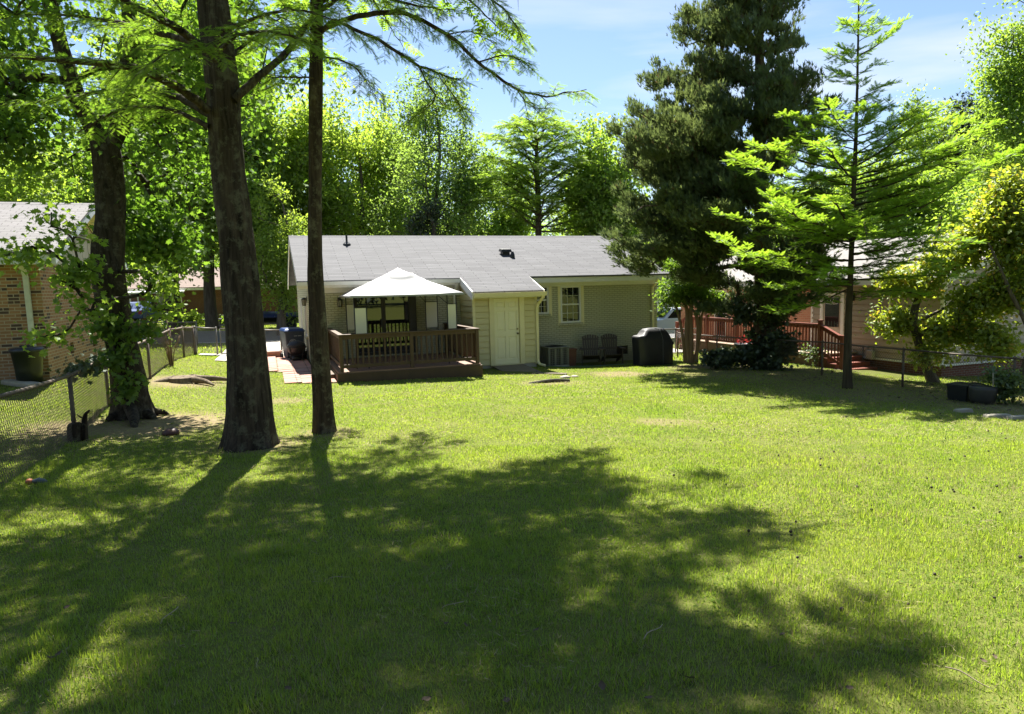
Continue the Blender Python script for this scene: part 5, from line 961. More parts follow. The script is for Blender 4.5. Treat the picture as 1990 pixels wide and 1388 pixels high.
# ------------------------------------------------------------------ trees
def P4(px, py, Y, r): return (*at(px, py, Y), r)
def limb_set(limbs, gap=.10, ln=(.35, .75), fg=.055, fs=.12, droop=.35, start=.18, seed=1, two=True, taper=.55, up=0.0, lift=0.0):
    """branchlets and needle fronds along limbs given as lists of (x, y, z, r); returns sticks and frond frames"""
    q = np.random.default_rng(seed); A, B, ra, rb, FP, FY, FN, tubes = [], [], [], [], [], [], [], []
    for path in limbs:
        Lp = sum(math.dist(path[i][:3], path[i + 1][:3]) for i in range(len(path) - 1)); n = max(8, int(Lp / .12)); Q = smooth_path(path, n)
        wob = q.normal(size=(n, 3)) * .006; Q[1:-1, :3] += wob[1:-1]
        tubes.append((Q[:-1, :3], Q[1:, :3], Q[:-1, 3], Q[1:, 3]))
        m = int(Lp * (1 - start) / gap)
        for k in range(m):
            t = start + (1 - start) * (k + q.random()) / m; f = t * (n - 1); i = min(int(f), n - 2); p = Q[i, :3] * (1 - f + i) + Q[i + 1, :3] * (f - i); d = unit(Q[i + 1, :3] - Q[i, :3]); side = unit(np.cross(d, (0, 0, 1.)))
            if np.isnan(side).any(): side = np.array([1., 0, 0])
            s = 1 if (k % 2) else -1
            if not two: s = q.choice((-1, 1))
            bd = unit(side * s * (.75 + .3 * q.random()) + d * (.55 + .4 * q.random()) + np.array([0, 0, up + .25 * q.normal()])); L = q.uniform(*ln) * (1 - taper * t)
            ns = max(3, int(L / fg)); c = p.copy(); stp = L / ns
            for j in range(ns):
                dd = unit(bd + np.array([0, 0, -droop * (j / ns)])); e = c + dd * stp; A.append(c); B.append(e); ra.append(.0045 * (1 - j / ns) + .0015); rb.append(.0045 * (1 - (j + 1) / ns) + .0015)
                sd = unit(np.cross(dd, (0, 0, 1.)))
                for s2 in (-1, 1):
                    FP.append(e + q.normal(size=3) * .008); FY.append(unit(dd * (.55 + .3 * q.random()) + sd * s2 * .8 + np.array([0, 0, lift - .25 + .25 * q.normal()]))); FN.append(unit(np.array([0, 0, 1.]) + q.normal(size=3) * .3))
                c = e
            FP.append(c); FY.append(dd); FN.append(np.array([0, 0, 1.]))
    st = [frusta(*x, 6) for x in tubes]; st.append(frusta(np.array(A), np.array(B), np.array(ra), np.array(rb), 3))
    return st, np.array(FP), np.array(FY), np.array(FN), fs
def shift(limbs, b): return [[(p[0] - b[0], p[1] - b[1], p[2] - b[2], p[3]) for p in l] for l in limbs]
def crown_limbs(axis_path, z0, z1, n, l0, l1, rise=.25, seed=3, r0=.035, sag=.25, az=None, pw=1.6):
    q = np.random.default_rng(seed); Q = smooth_path(axis_path, 80); out = []
    for k in range(n):
        t = (k + q.random()) / n; z = z0 + (z1 - z0) * t; i = int(np.argmin(np.abs(Q[:, 2] - z))); c = Q[i, :3]; a = k * 2.4 + q.normal() * .35 if az is None else q.uniform(*az); L = (l0 + (l1 - l0) * t ** pw) * q.uniform(.75, 1.15); d = np.array([math.cos(a), math.sin(a), 0])
        r = min(r0 * L / max(l0, .1) + .004, Q[i, 3] * .8); out.append([(*(c), r), (*(c + d * L * .35 + np.array([0, 0, L * rise * .45])), r * .75), (*(c + d * L * .7 + np.array([0, 0, L * (rise * .8 - sag * .25)])), r * .45), (*(c + d * L + np.array([0, 0, L * (rise - sag)])), .003)])
    return out
def cypress(name, label, trunk, near, far, bm, lm, seed, flare, amp=.03, near_kw={}, far_kw={}, carve=0.0, sides=44, rings=120, far_t=FROND_S, near_t=FROND):
    b = np.array(trunk[0][:3]); b[2] = gz(b[0], b[1]); root = thing(name, label, 'tree', tuple(b)); T = np.array(trunk); T[:, :3] -= b
    link('trunk', np_mesh('trunk', *trunk_mesh(T, sides, rings, amp, 7, flare, seed)), bm, root, True); parts = []; lv = []
    if near: st, a, c, d, s = limb_set(shift(near, b), seed=seed, **near_kw); parts += st; lv.append(scatter(a, c, d, s * np.random.default_rng(seed).uniform(.6, 1.2, len(a)), near_t))
    if far: st, a, c, d, s = limb_set(shift(far, b), seed=seed + 1, **far_kw); w_ = a + b; s_ = (w_[:, 2] - .6) / SUND[2]; k_ = (vnoise(a * 1.2 + seed) > carve) & ((w_[:, 0] - SUND[0] * s_ < 1.75 + .5 * vnoise(a * 2.0)) | (carve == 0)); a, c, d = a[k_], c[k_], d[k_]; parts += st; lv.append(scatter(a, c, d, s * np.random.default_rng(seed).uniform(.7, 1.3, len(a)), far_t))
    link('branches', np_mesh('branches', *join(parts)), bm, root, True); leafobj('crown', lv, lm, root); return root
# big leaning trunk in the foreground
g1 = onground(484, 868); Y1 = g1[1]
T1 = [(g1[0], g1[1], g1[2] - .15, .285), (*at(486, 820, Y1), .262), (*at(480, 700, Y1), .242), (*at(466, 520, Y1), .215), (*at(445, 320, Y1), .194), (*at(430, 150, Y1), .176), (*at(414, 0, Y1), .165), (*at(398, -200, Y1), .15), (*at(385, -450, Y1), .11), (*at(378, -750, Y1), .06), (*at(375, -950, Y1), .015)]
nearL = [[P4(405, 215, 8.35, .055), P4(350, 172, 8.0, .05), P4(262, 132, 7.6, .042), P4(130, 118, 7.2, .03), P4(-60, 106, 6.9, .015)],
 [P4(408, 222, 8.5, .05), P4(330, 184, 8.9, .042), P4(250, 172, 9.3, .033), P4(120, 192, 9.7, .022), P4(-30, 207, 10, .008)],
 [P4(408, 246, 8.4, .034), P4(330, 214, 8.7, .028), P4(240, 213, 9.0, .02), P4(150, 258, 9.3, .006)],
 [P4(395, 92, 8.3, .05), P4(330, 46, 8.0, .042), P4(268, 16, 7.8, .034), P4(180, -45, 7.4, .015)],
 [P4(390, 86, 8.4, .045), P4(300, 62, 8.9, .038), P4(205, 40, 9.4, .028), P4(90, 28, 9.8, .012), P4(-20, 40, 10, .005)],
 [P4(455, 195, 8.4, .055), P4(520, 135, 8.6, .048), P4(560, 98, 8.8, .042), P4(602, 42, 9.05, .036), P4(650, 0, 9.2, .03), P4(720, -60, 9.4, .012)],
 [P4(425, 105, 8.2, .025), P4(455, 72, 7.7, .02), P4(520, 62, 7.2, .014), P4(600, 80, 6.8, .004)],
 [P4(428, 60, 8.3, .028), P4(500, 36, 8.0, .02), P4(575, 20, 7.6, .012), P4(660, 40, 7.3, .004)],
 [P4(420, 120, 8.2, .02), P4(390, 95, 7.6, .015), P4(330, 100, 7.1, .01), P4(270, 140, 6.8, .004)],
 [P4(415, 160, 8.5, .03), P4(470, 90, 9.0, .024), P4(540, 55, 9.4, .016), P4(610, 60, 9.8, .005)]]
farL = crown_limbs(T1, 6.0, 13.0, 46, 4.1, 1.3, .28, 21, .04, .30)
cypress('bald_cypress', 'thick dark trunk of the big bald cypress in the foreground, leaning left', T1, nearL, farL, M_bark1, LM_cyp, 11, (.5, .28), .04, dict(gap=.065, ln=(.35, .85), fg=.048, fs=.13, droop=.45), dict(gap=.17, ln=(.5, 1.0), fg=.12, fs=.26, droop=.3, start=.1), .525)
# slimmer trunk beside it
g2_ = onground(631, 840); Y2 = g2_[1]
T2 = [(g2_[0], g2_[1], g2_[2] - .12, .135), (*at(628, 800, Y2), .138), (*at(620, 680, Y2), .126), (*at(612, 500, Y2), .104), (*at(613, 300, Y2), .09), (*at(615, 120, Y2), .08), (*at(616, 0, Y2), .075), (*at(618, -200, Y2), .08), (*at(620, -450, Y2), .06), (*at(622, -750, Y2), .03), (*at(622, -880, Y2), .01)]
nearL = [[P4(622, 66, 9.2, .03), P4(650, 40, 9.0, .028), P4(690, 58, 8.8, .025), P4(745, 84, 8.6, .022), P4(812, 126, 8.4, .018), P4(850, 142, 8.3, .012), P4(896, 157, 8.2, .005)],
 [P4(812, 126, 8.4, .013), P4(830, 160, 8.4, .011), P4(845, 197, 8.3, .008), P4(792, 236, 8.2, .003)],
 [P4(850, 142, 8.3, .008), P4(880, 185, 8.3, .006), P4(900, 215, 8.3, .003)],
 [P4(622, 58, 9.2, .036), P4(690, 33, 9.0, .033), P4(760, 24, 8.9, .030), P4(799, 31, 8.8, .028), P4(869, 67, 8.6, .025), P4(929, 121, 8.5, .021), P4(1003, 172, 8.4, .016), P4(1063, 186, 8.3, .011), P4(1140, 174, 8.2, .004)],
 [P4(929, 121, 8.5, .010), P4(980, 108, 8.3, .008), P4(1020, 120, 8.2, .003)],
 [P4(869, 67, 8.6, .010), P4(910, 62, 8.9, .007), P4(960, 80, 9.1, .003)],
 [P4(1003, 172, 8.4, .008), P4(1030, 205, 8.4, .005), P4(1070, 212, 8.3, .003)],
 [P4(622, 110, 9.2, .014), P4(665, 118, 9.0, .012), P4(700, 142, 8.9, .008), P4(732, 192, 8.8, .003)],
 [P4(610, 152, 9.2, .012), P4(560, 150, 9.0, .010), P4(498, 150, 8.8, .004)],
 [P4(620, -30, 9.2, .036), P4(760, -62, 9.0, .03), P4(890, -34, 8.8, .022), P4(975, 14, 8.7, .012), P4(1012, 66, 8.6, .004)],
 [P4(620, -10, 9.2, .03), P4(690, -20, 8.9, .025), P4(780, 4, 8.5, .016), P4(862, 22, 8.3, .004)],
 [P4(618, 20, 9.2, .028), P4(680, -10, 9.6, .022), P4(760, -8, 10.0, .014), P4(840, 10, 10.2, .004)]]
farL = crown_limbs(T2, 6.2, 12.8, 38, 4.1, 1.2, .30, 33, .03, .28) + crown_limbs(T2, 6.6, 10.0, 8, 4.3, 3.4, .3, 5, .03, .3, az=(-.9, .5))
cypress('bald_cypress', 'slim straight trunk of the bald cypress standing right of the thick one', T2, nearL, farL, M_bark2, LM_cyp, 23, (.42, .22), .022, dict(gap=.07, ln=(.3, .7), fg=.048, fs=.13, droop=.5), dict(gap=.17, ln=(.45, .95), fg=.12, fs=.25, droop=.3, start=.1), .495)

# forked maple on the left
gm = onground(258, 810); YM = gm[1]
root = thing('maple_tree', 'forked maple with flaring roots against the left fence', 'tree', tuple(gm)); b = gm
TM = np.array([(gm[0], gm[1], gm[2] - .15, .30), (*at(255, 780, YM), .255), (*at(243, 700, YM), .235), (*at(220, 600, YM), .228), (*at(208, 510, YM), .24), (*at(214, 400, YM), .215), (*at(208, 310, YM), .21), (*at(198, 258, YM), .19)])
TL = np.array([(*at(207, 300, YM), .15), (*at(180, 245, YM), .145), (*at(150, 190, YM), .135), (*at(116, 80, YM), .115), (*at(97, 0, YM), .10), (*at(60, -200, YM), .07), (*at(40, -420, YM), .02)])
TR = np.array([(*at(208, 300, YM), .15), (*at(232, 245, YM), .14), (*at(246, 214, YM), .13), (*at(256, 97, YM), .11), (*at(250, 0, YM), .10), (*at(258, -200, YM), .07), (*at(270, -420, YM), .02)])
V = [trunk_mesh(np.c_[x[:, :3] - b, x[:, 3]], 36, 90, .04, 6, f, s) for x, f, s in ((TM, (.55, .30), 3), (TL, None, 4), (TR, None, 6))]
rt = []
for px, py, r_ in ((332, 806, .06), (303, 815, .09), (262, 832, .08), (205, 820, .08), (285, 800, .07)):
    e = onground(px, py); q_ = smooth_path([(*(at(243, 770, YM) - b), .1), (*((gm * .55 + e * .45) - b + (0, 0, .10)), r_ * 1.15), (*((gm * .2 + e * .8) - b + (0, 0, .05)), r_ * .8), (*(e - b + (0, 0, -.05)), r_ * .4)], 12); rt.append(frusta(q_[:-1, :3], q_[1:, :3], q_[:-1, 3], q_[1:, 3], 9))
link('trunk', np_mesh('trunk', *join(V + rt)), M_bark3, root, True)
cen = at(190, -60, YM + .2); att = np.vstack([lumps(cen, (3.7, 3.4, 3.6), 620, 20, .42, 5, .42), lumps(at(160, 200, YM), (1.9, 1.6, 1.1), 190, 12, .45, 6, .33), lumps(at(330, 300, YM + 1.0), (.9, .9, 1.25), 150, 9, .5, 8, .3), lumps(at(290, 450, YM + .9), (.5, .6, .75), 70, 7, .5, 9, .2),
 lumps(at(60, 250, YM - .3), (.8, .8, .7), 70, 7, .5, 10, .3)]) - b
for px, py, Y_, rad in ((140, 530, 10.0, .62), (50, 490, 9.8, .5), (165, 600, 10.0, .5), (300, 560, 10.9, .55)): p0 = at(px, py, Y_) - b; dlt = att - p0; s_ = dlt @ SUND; att = att[~((np.linalg.norm(dlt - s_[:, None] * SUND, axis=1) < rad) & (s_ > .35))]
for x in (TM[2:], TL, TR):                 # the fork itself stands clear of leaves towards the lawn
    for c_ in smooth_path(x, 24): dlt = att + b - c_[:3]; att = att[~((np.abs(dlt[:, 0]) < .42) & (np.abs(dlt[:, 2]) < .3) & (dlt[:, 1] < .25))] if c_[2] < 6.2 else att
tk = np.vstack([smooth_path(np.c_[x[:, :3] - b, x[:, 3]], 14)[3:] for x in (TL, TR)] + [smooth_path(np.c_[TM[:, :3] - b, TM[:, 3]], 12)[5:]])
br, dr_ = grow(tk, att, .25, .009, .09); lv = [clothe(att, dr_, 42, .28, .10, MAPLE, 4, .55)]
low = np.vstack([lumps(at(140, 528, 10.0), (.48, .35, .22), 27, 7, .5, 11), lumps(at(45, 492, 9.8), (.40, .3, .15), 18, 5, .5, 12), lumps(at(165, 600, 10.0), (.28, .3, .28), 13, 6, .5, 13), lumps(at(95, 430, 9.9), (.1, .1, .2), 7, 3, .5, 14), lumps(at(150, 455, 10.0), (.15, .15, .2), 7, 3, .5, 15), lumps(at(300, 550, 10.9), (.30, .3, .30), 24, 6, .5, 16), lumps(at(325, 598, 10.9), (.28, .2, .14), 10, 4, .5, 17), lumps(at(108, 655, 10.0), (.4, .2, .08), 10, 4, .5, 18)]) - b
sht = np.vstack([lumps(at(215, 635, YM - .36), (.36, .14, .22), 20, 6, .5, 21), lumps(at(225, 690, YM - .34), (.24, .12, .24), 16, 5, .5, 22), lumps(at(248, 750, YM - .36), (.16, .1, .20), 9, 4, .5, 23), lumps(at(285, 640, YM - .3), (.25, .15, .1), 8, 4, .5, 24)]) - b
br2, d2 = grow(smooth_path(np.c_[TM[:, :3] - b, TM[:, 3]], 12)[3:9], low, .1, .006, .03); br3, d3 = grow(smooth_path(np.c_[TM[:, :3] - b, TM[:, 3]], 14)[2:8], sht, .1, .004, .02)
link('branches', np_mesh('branches', *join(br + br2 + br3)), M_bark3, root, True); leafobj('crown', lv, LM_maple, root)
leafobj('low_shoots', [clothe(low, d2, 12, .15, .09, MAPLE, 6, .6)], LM_mlow, root); leafobj('trunk_shoots', [clothe(sht, d3, 14, .10, .10, MAPLE, 7, .9)], LM_shoot, root)

# red cedar
gc = onground(1482, 716); YC = gc[1]; q = np.random.default_rng(12)
ys = np.array([-330, -200, -90, 0, 100, 200, 260, 330, 400, 480, 540, 590, 625]); le = np.array([1440, 1400, 1365, 1345, 1300, 1275, 1240, 1200, 1188, 1162, 1185, 1230, 1330]); ri = np.array([1480, 1530, 1570, 1600, 1585, 1575, 1590, 1590, 1580, 1600, 1590, 1570, 1520])
pts, lims = [], []
TCs = smooth_path(np.array([(*at(1481, 690, YC),), (*at(1482, 600, YC),), (*at(1480, 450, YC),), (*at(1476, 250, YC),), (*at(1476, 80, YC),), (*at(1472, -100, YC),), (*at(1466, -330, YC),)]), 120)
for k in range(222):
    y = 612 - 930 * ((k + q.random()) / 175) ** 1.08; a = k * 2.39996 + q.normal() * .4
    if k >= 175: y = q.uniform(250, 575); a = math.pi + q.uniform(-1.0, 1.0)
    c_, s_ = math.cos(a), math.sin(a); l, r_ = np.interp(y, ys, le), np.interp(y, ys, ri); ext = (r_ - 1478 if c_ > 0 else 1478 - l) * abs(c_) ** .0; wd_ = (r_ - l) * .5; L = math.hypot(ext * c_, wd_ * s_) / FPX * YC * q.uniform(.66, 1.06)
    if c_ > .1 and y < 480 and q.random() < (.55 if y < 300 else .38): continue
    if L < .25: continue
    i = int(np.argmin(np.abs(TCs[:, 2] - at(1478, y, YC)[2]))); p0 = TCs[i]; d = np.array([c_, s_, 0]); sd2 = np.array([-s_, c_, 0]); drop = -.16 if y > 420 else -.05
    f = lambda t: p0 + d * L * t + np.array([0, 0, L * (drop * t + .30 * t * t) + .25 * max(0, t - .75)])
    if y > 520 and 1262 < PW / 2 + FPX * (f(.9)[0] / YC) < 1450 and s_ < .5: continue
    for t in np.arange(.40 if L > 1.5 else .28, 1.04, .22 / max(L, .5)): pts.append(f(t) + q.normal(size=3) * .07)
    for t in np.arange(.30, .97, .40 / max(L, .5)):
        for sg in (-1, 1):
            w_ = (.16 + .5 * (1 - t)) * min(1, L / 2) * q.uniform(.6, 1.2)
            for m in np.arange(.22, w_ + .2, .24): pts.append(f(t) + sd2 * sg * m + d * m * .55 + np.array([0, 0, .12 * m + .08 * q.normal()]))
att = np.array(pts); att = att[vnoise(att * 1.15 + 2.7) > .35]
TC = [(gc[0], gc[1], gc[2] - .15, .32), (*at(1481, 690, YC), .27), (*at(1482, 600, YC), .235), (*at(1480, 450, YC), .2), (*at(1476, 250, YC), .15), (*at(1476, 80, YC), .11), (*at(1472, -100, YC), .06), (*at(1466, -330, YC), .015)]
rootc = thing('red_cedar', 'tall dark red cedar with an ivy clad trunk at the right end of the house', 'tree', tuple(gc)); TT = np.array(TC); TT[:, :3] -= gc; A_ = att - gc
link('trunk', np_mesh('trunk', *trunk_mesh(TT, 30, 80, .03, 7, (.35, .3), 8)), M_cbark, rootc, True); br, dr_ = grow(smooth_path(TT, 40)[8:], A_, .12, .0085, .07); link('branches', np_mesh('branches', *join(br)), M_cbark, rootc, True)
leafobj('crown', [clothe(A_, dr_, 48, .095, .19, SPRAY, 9, -.5, np.array([0, 0, 2.0]), .9)], LM_cedar, rootc)
iv = thing('ivy', 'dark ivy climbing the cedar trunk and massed at its foot', 'ivy', tuple(gc)); ip = [lumps(gc + (0.05, -.3, .35), (1.0, .75, .55), 115, 14, .45, 31), lumps(gc + (.25, -.2, .8), (.7, .6, .45), 60, 8, .45, 32), lumps(at(1440, 610, YC - .2), (.18, .2, .5), 26, 6, .5, 33), lumps(at(1515, 600, YC - .2), (.14, .2, .45), 14, 5, .5, 34), lumps(at(1400, 695, YC - .2), (.5, .4, .25), 34, 7, .5, 35)]
zz = np.linspace(.5, 2.9, 50); an = q.uniform(0, 6.28, 50); ip.append(np.c_[gc[0] + .33 * np.cos(an), gc[1] + .33 * np.sin(an), gc[2] + zz]); ia = np.vstack(ip) - gc
br, dr_ = grow(np.c_[np.zeros((6, 2)), np.linspace(0, 2.5, 6), np.full(6, .1)], ia, .1, .006, .02); link('stems', np_mesh('stems', *join(br)), M_bark1, iv, True); leafobj('leaves', [clothe(ia, dr_, 26, .13, .115, MAPLE, 13, .7)], LM_ivy, iv)

# young bald cypress on the right
gy_ = onground(1645, 755); YY = gy_[1]
TY = [(gy_[0], gy_[1], gy_[2] - .12, .098), (*at(1646, 740, YY), .09), (*at(1650, 600, YY), .068), (*at(1658, 400, YY), .05), (*at(1664, 250, YY), .034), (*at(1667, 120, YY), .022), (*at(1669, 0, YY), .012), (*at(1670, -45, YY), .004)]
lim = []
q = np.random.default_rng(44); QY = smooth_path(TY, 120)
for k in range(98):
    t = (k + q.random()) / 98; py = 575 - 560 * t ** 1.05
    if py < 225 and k % 2: continue
    c = at(1658 + (400 - py) * .03, py, YY); i = int(np.argmin(np.abs(QY[:, 2] - c[2]))); c = QY[i, :3]
    L = np.interp(py, [0, 60, 150, 215, 260, 310, 380, 480, 540, 580], [.22, .5, .62, .75, 1.5, 2.2, 2.7, 3.0, 2.4, 1.4]) * q.uniform(.55, 1.15); a = k * 2.39996 + q.normal() * .5; d = np.array([math.cos(a), math.sin(a), 0]); rs = np.interp(py, [0, 150, 300, 450, 560], [.45, .45, .38, .20, .02])
    r_ = min(.008 * L + .004, QY[i, 3] * .6); lim.append([(*c, r_), (*(c + d * L * .35 + (0, 0, L * rs * .25)), r_ * .75), (*(c + d * L * .7 + (0, 0, L * rs * .62)), r_ * .5), (*(c + d * L + (0, 0, L * (rs * .95 - .10 + .1 * q.normal()))), .002)])
for seq in ([(1662, 340, 0), (1560, 350, -.3), (1480, 330, -.6), (1422, 306, -.8)], [(1664, 330, 0), (1740, 300, -.2), (1810, 270, -.3), (1885, 236, -.4)], [(1664, 350, 0), (1760, 320, .2), (1850, 280, .3), (1930, 240, .4)], [(1652, 545, 0), (1560, 530, -.6), (1470, 500, -1.0), (1388, 462, -1.3)], [(1660, 470, 0), (1600, 440, -1.0), (1545, 420, -1.6), (1490, 378, -2.0)], [(1668, 110, 0), (1700, 90, 0), (1725, 70, .1), (1750, 44, .1)], [(1656, 480, 0), (1590, 450, -.8), (1540, 440, -1.2), (1500, 400, -1.5)], [(1652, 560, 0), (1590, 590, -.4), (1540, 600, -.6), (1500, 604, -.7)], [(1660, 430, 0), (1720, 410, -.7), (1780, 390, -1.2), (1850, 360, -1.6)]): lim.append([P4(x, y, YY + dy, r_) for (x, y, dy), r_ in zip(seq, (.02, .014, .009, .003))])
cypress('young_bald_cypress', 'young bright green bald cypress with a thin bare leader on the right lawn', TY, lim, [], M_bark5, LM_yc, 55, (.35, .25), .012, dict(gap=.075, ln=(.14, .40), fg=.05, fs=.16, droop=.0, start=.10, up=.12, lift=.35, taper=.45), {}, 0.0, 22, 90, near_t=FROND_S)

# crape myrtle between grill and cedar
gk = np.array([*hw(7.0, -.75)[:2], 0]); gk[2] = gz(gk[0], gk[1]); YK = gk[1]
o = thing('crape_myrtle', 'small crape myrtle with several smooth stems between the grill and the cedar', 'tree', tuple(gk)); st = []; tops = []
for seq, rr in (([(1338, 700), (1334, 650), (1336, 612), (1330, 585), (1320, 555)], (.09, .075, .07, .05, .02)), ([(1343, 700), (1343, 650), (1342, 605), (1350, 575), (1355, 545)], (.09, .08, .075, .05, .02)), ([(1348, 698), (1358, 660), (1361, 620), (1366, 600), (1372, 570)], (.075, .065, .065, .045, .02)), ([(1352, 698), (1356, 640), (1352, 610), (1347, 604), (1346, 602)], (.06, .055, .06, .05, .01)), ([(1333, 700), (1326, 650), (1318, 610), (1308, 580), (1298, 560)], (.06, .05, .045, .03, .015))):
    Q = np.array([P4(x, y, YK + .1 * i, r_) for i, ((x, y), r_) in enumerate(zip(seq, rr))]); Q[:, :3] -= gk; Q[0, 2] = -.1; st.append(trunk_mesh(Q, 14, 34, .012, 3, (.25, .2), len(st))); tops.append(smooth_path(Q, 8)[4:])
A_ = np.vstack([lumps(at(1335, 560, YK), (.95, .8, .5), 120, 12, .45, 41, .2), lumps(at(1300, 575, YK), (.35, .4, .4), 34, 6, .5, 42), lumps(at(1385, 585, YK), (.3, .4, .28), 26, 6, .5, 43), lumps(at(1330, 520, YK + .2), (.7, .6, .5), 50, 8, .5, 44)]) - gk
br, dr_ = grow(np.vstack(tops), A_, .2, .006, .03); link('stems', np_mesh('stems', *join(st + br)), M_crape, o, True); leafobj('crown', [clothe(A_, dr_, 30, .15, .10, OVAL, 14, .4)], LM_crape, o)
# glossy bush-like tree on the right
gp = np.array([*hw(10.3, -6.9)[:2], 0]); gp[2] = gz(gp[0], gp[1]); YP = gp[1]
o = thing('photinia_tree', 'glossy leaved tree with yellow orange tips at the right edge', 'tree', tuple(gp)); TP = np.array([(gp[0], gp[1], gp[2] - .1, .13), (*at(1800, 712, YP), .115), (*at(1786, 670, YP), .105), (*at(1775, 620, YP), .10), (*at(1790, 560, YP), .075), (*at(1815, 480, YP), .05), (*at(1830, 420, YP), .02)]); TP2 = np.array([(*at(1777, 630, YP), .07), (*at(1850, 590, YP - .4), .06), (*at(1930, 540, YP - .8), .045), (*at(1980, 450, YP - .8), .02)]); TP3 = np.array([(*at(1990, 720, YP - 2), .06), (*at(2000, 650, YP - 2), .055), (*at(1960, 560, YP - 1.8), .045), (*at(1920, 470, YP - 1.5), .02)])
for T_ in (TP, TP2, TP3): T_[:, :3] -= gp
TP3 = np.vstack([[(TP3[0, 0], TP3[0, 1], -.1, .07)], TP3])
A_ = np.vstack([lumps(at(px, py, YP + dy), (rx * 1.1, .9 * rx, rz * 1.1), n, 20, .34, s, .34) for px, py, dy, rx, rz, n, s in ((1765, 545, 0, .75, .5, 102, 51), (1850, 510, -.5, .8, .55, 119, 52), (1930, 440, -1, .95, .8, 187, 53), (1985, 400, -1.2, .9, .9, 170, 54), (1920, 590, -1, .85, .6, 136, 55), (1990, 540, -1.5, .9, .8, 153, 56), (1735, 625, .3, .55, .35, 61, 57), (1850, 640, -.4, .7, .4, 85, 58), (1930, 670, -1.2, .6, .45, 68, 59), (2060, 480, -1.5, 1.1, 1.2, 204, 60), (1800, 690, -.2, .4, .2, 27, 61))]) - gp
br, dr_ = grow(np.vstack([smooth_path(T_, 9)[3:] for T_ in (TP, TP2, TP3)]), A_, .25, .007, .05); link('trunk', np_mesh('trunk', *join([trunk_mesh(T_, 16, 40, .012, 3, f, 3) for T_, f in ((TP, (.3, .3)), (TP2, None), (TP3, (.3, .3)))])), M_bark4, o, True); link('branches', np_mesh('branches', *join(br)), M_bark4, o, True); leafobj('crown', [clothe(A_, dr_, 31, .17, .11, OVAL, 15, .15, None)], LM_phot, o)

# background trees: centre px, distance, crown top px, crown half width px, crown bottom px
def bgtree(name, label, px, Y, top, half, bot, lm, seed, n=330, per=62, size=.24, sigma=.45, k=16, lr=.42, bm=None, group=None, carve=.29, tmpl=DIAMOND, rt=.22, ph=None, base_px=None):
    c0 = at(px, top, Y); z1 = c0[2]; z0 = at(px, bot, Y)[2]; r = half * Y / FPX; bx = at(base_px or px, 600, Y)[0]; g = gz(bx, Y); cz_ = (z0 + z1) / 2; H_ = (z1 - z0) / 2
    att = lumps((0, 0, 0), (1, 1, 1), n, k, lr, seed, carve); lo_, hi_ = np.percentile(att, 1.5, axis=0), np.percentile(att, 98.5, axis=0); att = (att - lo_) / (hi_ - lo_) * 2 - 1; att = att * (r, r * .9, H_) + (c0[0], Y, cz_); q_ = np.random.default_rng(seed)
    T_ = [(bx, Y, g - .2, rt * 1.25), (bx + .1 * q_.normal(), Y, g + (z0 - g) * .5, rt), ((bx + c0[0]) / 2 + .15 * q_.normal(), Y, z0 + H_ * .3, rt * .8), (c0[0] + .2 * q_.normal(), Y, cz_ + H_ * .15, rt * .5), (c0[0], Y, z1 - H_ * .25, rt * .15)]
    return tree(name, label, 'tree', (bx, Y, g), T_, att, lm, bm or M_bark4, per, sigma, size, tmpl, group, .3, .3, rt * .6, (.4, .5), 12, 22, .02, seed, .014, .2)
bgtree('deciduous_tree', 'pale yellow green tree behind the house, seen between the two cypress trunks', 562, 44, 228, 84, 520, LM_a, 101, 380, 92)
bgtree('deciduous_tree', 'broad yellow green tree behind the left half of the grey roof', 690, 47, 208, 100, 530, LM_a, 102, 430, 92)
bgtree('deciduous_tree', 'tall airy grey green tree with forking trunks behind the middle of the roof', 845, 42, 155, 118, 500, LM_c, 103, 420, 78, .19, .45, 22, .36, carve=.38, rt=.2)
bgtree('deciduous_tree', 'mid green tree filling in behind the vent pipe on the roof', 765, 52, 270, 85, 560, LM_b, 104, 300, 92)
bgtree('evergreen_shrub_tree', 'small dark rounded tree just above the roof ridge behind the gazebo', 828, 38, 392, 34, 520, LM_ivy, 105, 120, 40, .16, .3)
bgtree('deciduous_tree', 'mid green tree beside the airy grey green one, left of the conifer', 960, 50, 318, 66, 540, LM_b, 106, 260, 87)
bgtree('deciduous_tree', 'green tree showing between the conifer and the dark cedar', 1178, 40, 255, 55, 560, LM_b, 107, 300, 87)
bgtree('deciduous_tree', 'pale low tree at the left flank of the dark cedar', 1140, 46, 360, 40, 560, LM_a, 108, 140, 87)
bgtree('deciduous_tree', 'dense green tree right of the thick cypress trunk, left of the slim one', 470, 40, 150, 44, 520, LM_b, 109, 380, 97)
bgtree('deciduous_tree', 'tall green tree seen between the maple and the thick cypress trunk', 320, 36, 30, 120, 470, LM_b, 110, 520, 97, base_px=330, rt=.26, bm=M_bark1)
bgtree('deciduous_tree', 'tall straight trunked tree in the yard across the street, right of the porch', 405, 40, -20, 82, 440, LM_b, 111, 420, 97, base_px=411, rt=.3, bm=M_bark4)
bgtree('deciduous_tree', 'leaning dark trunked tree in the yard across the street, left of the porch', 325, 43, 60, 110, 450, LM_c, 112, 320, 92, base_px=345, rt=.3, bm=M_bark1)
bgtree('deciduous_tree', 'dark green tree rising behind the ridge of the tan brick house', 90, 40, 250, 110, 500, LM_b, 113, 340, 97)
bgtree('deciduous_tree', 'bright green tree at the far left beyond the tan brick house roof', 20, 34, 330, 70, 520, LM_a, 114, 240, 92)
bgtree('deciduous_tree', 'shaded green tree standing behind the gable of the tan brick house', 205, 45, 200, 80, 520, LM_c, 115, 300, 92)
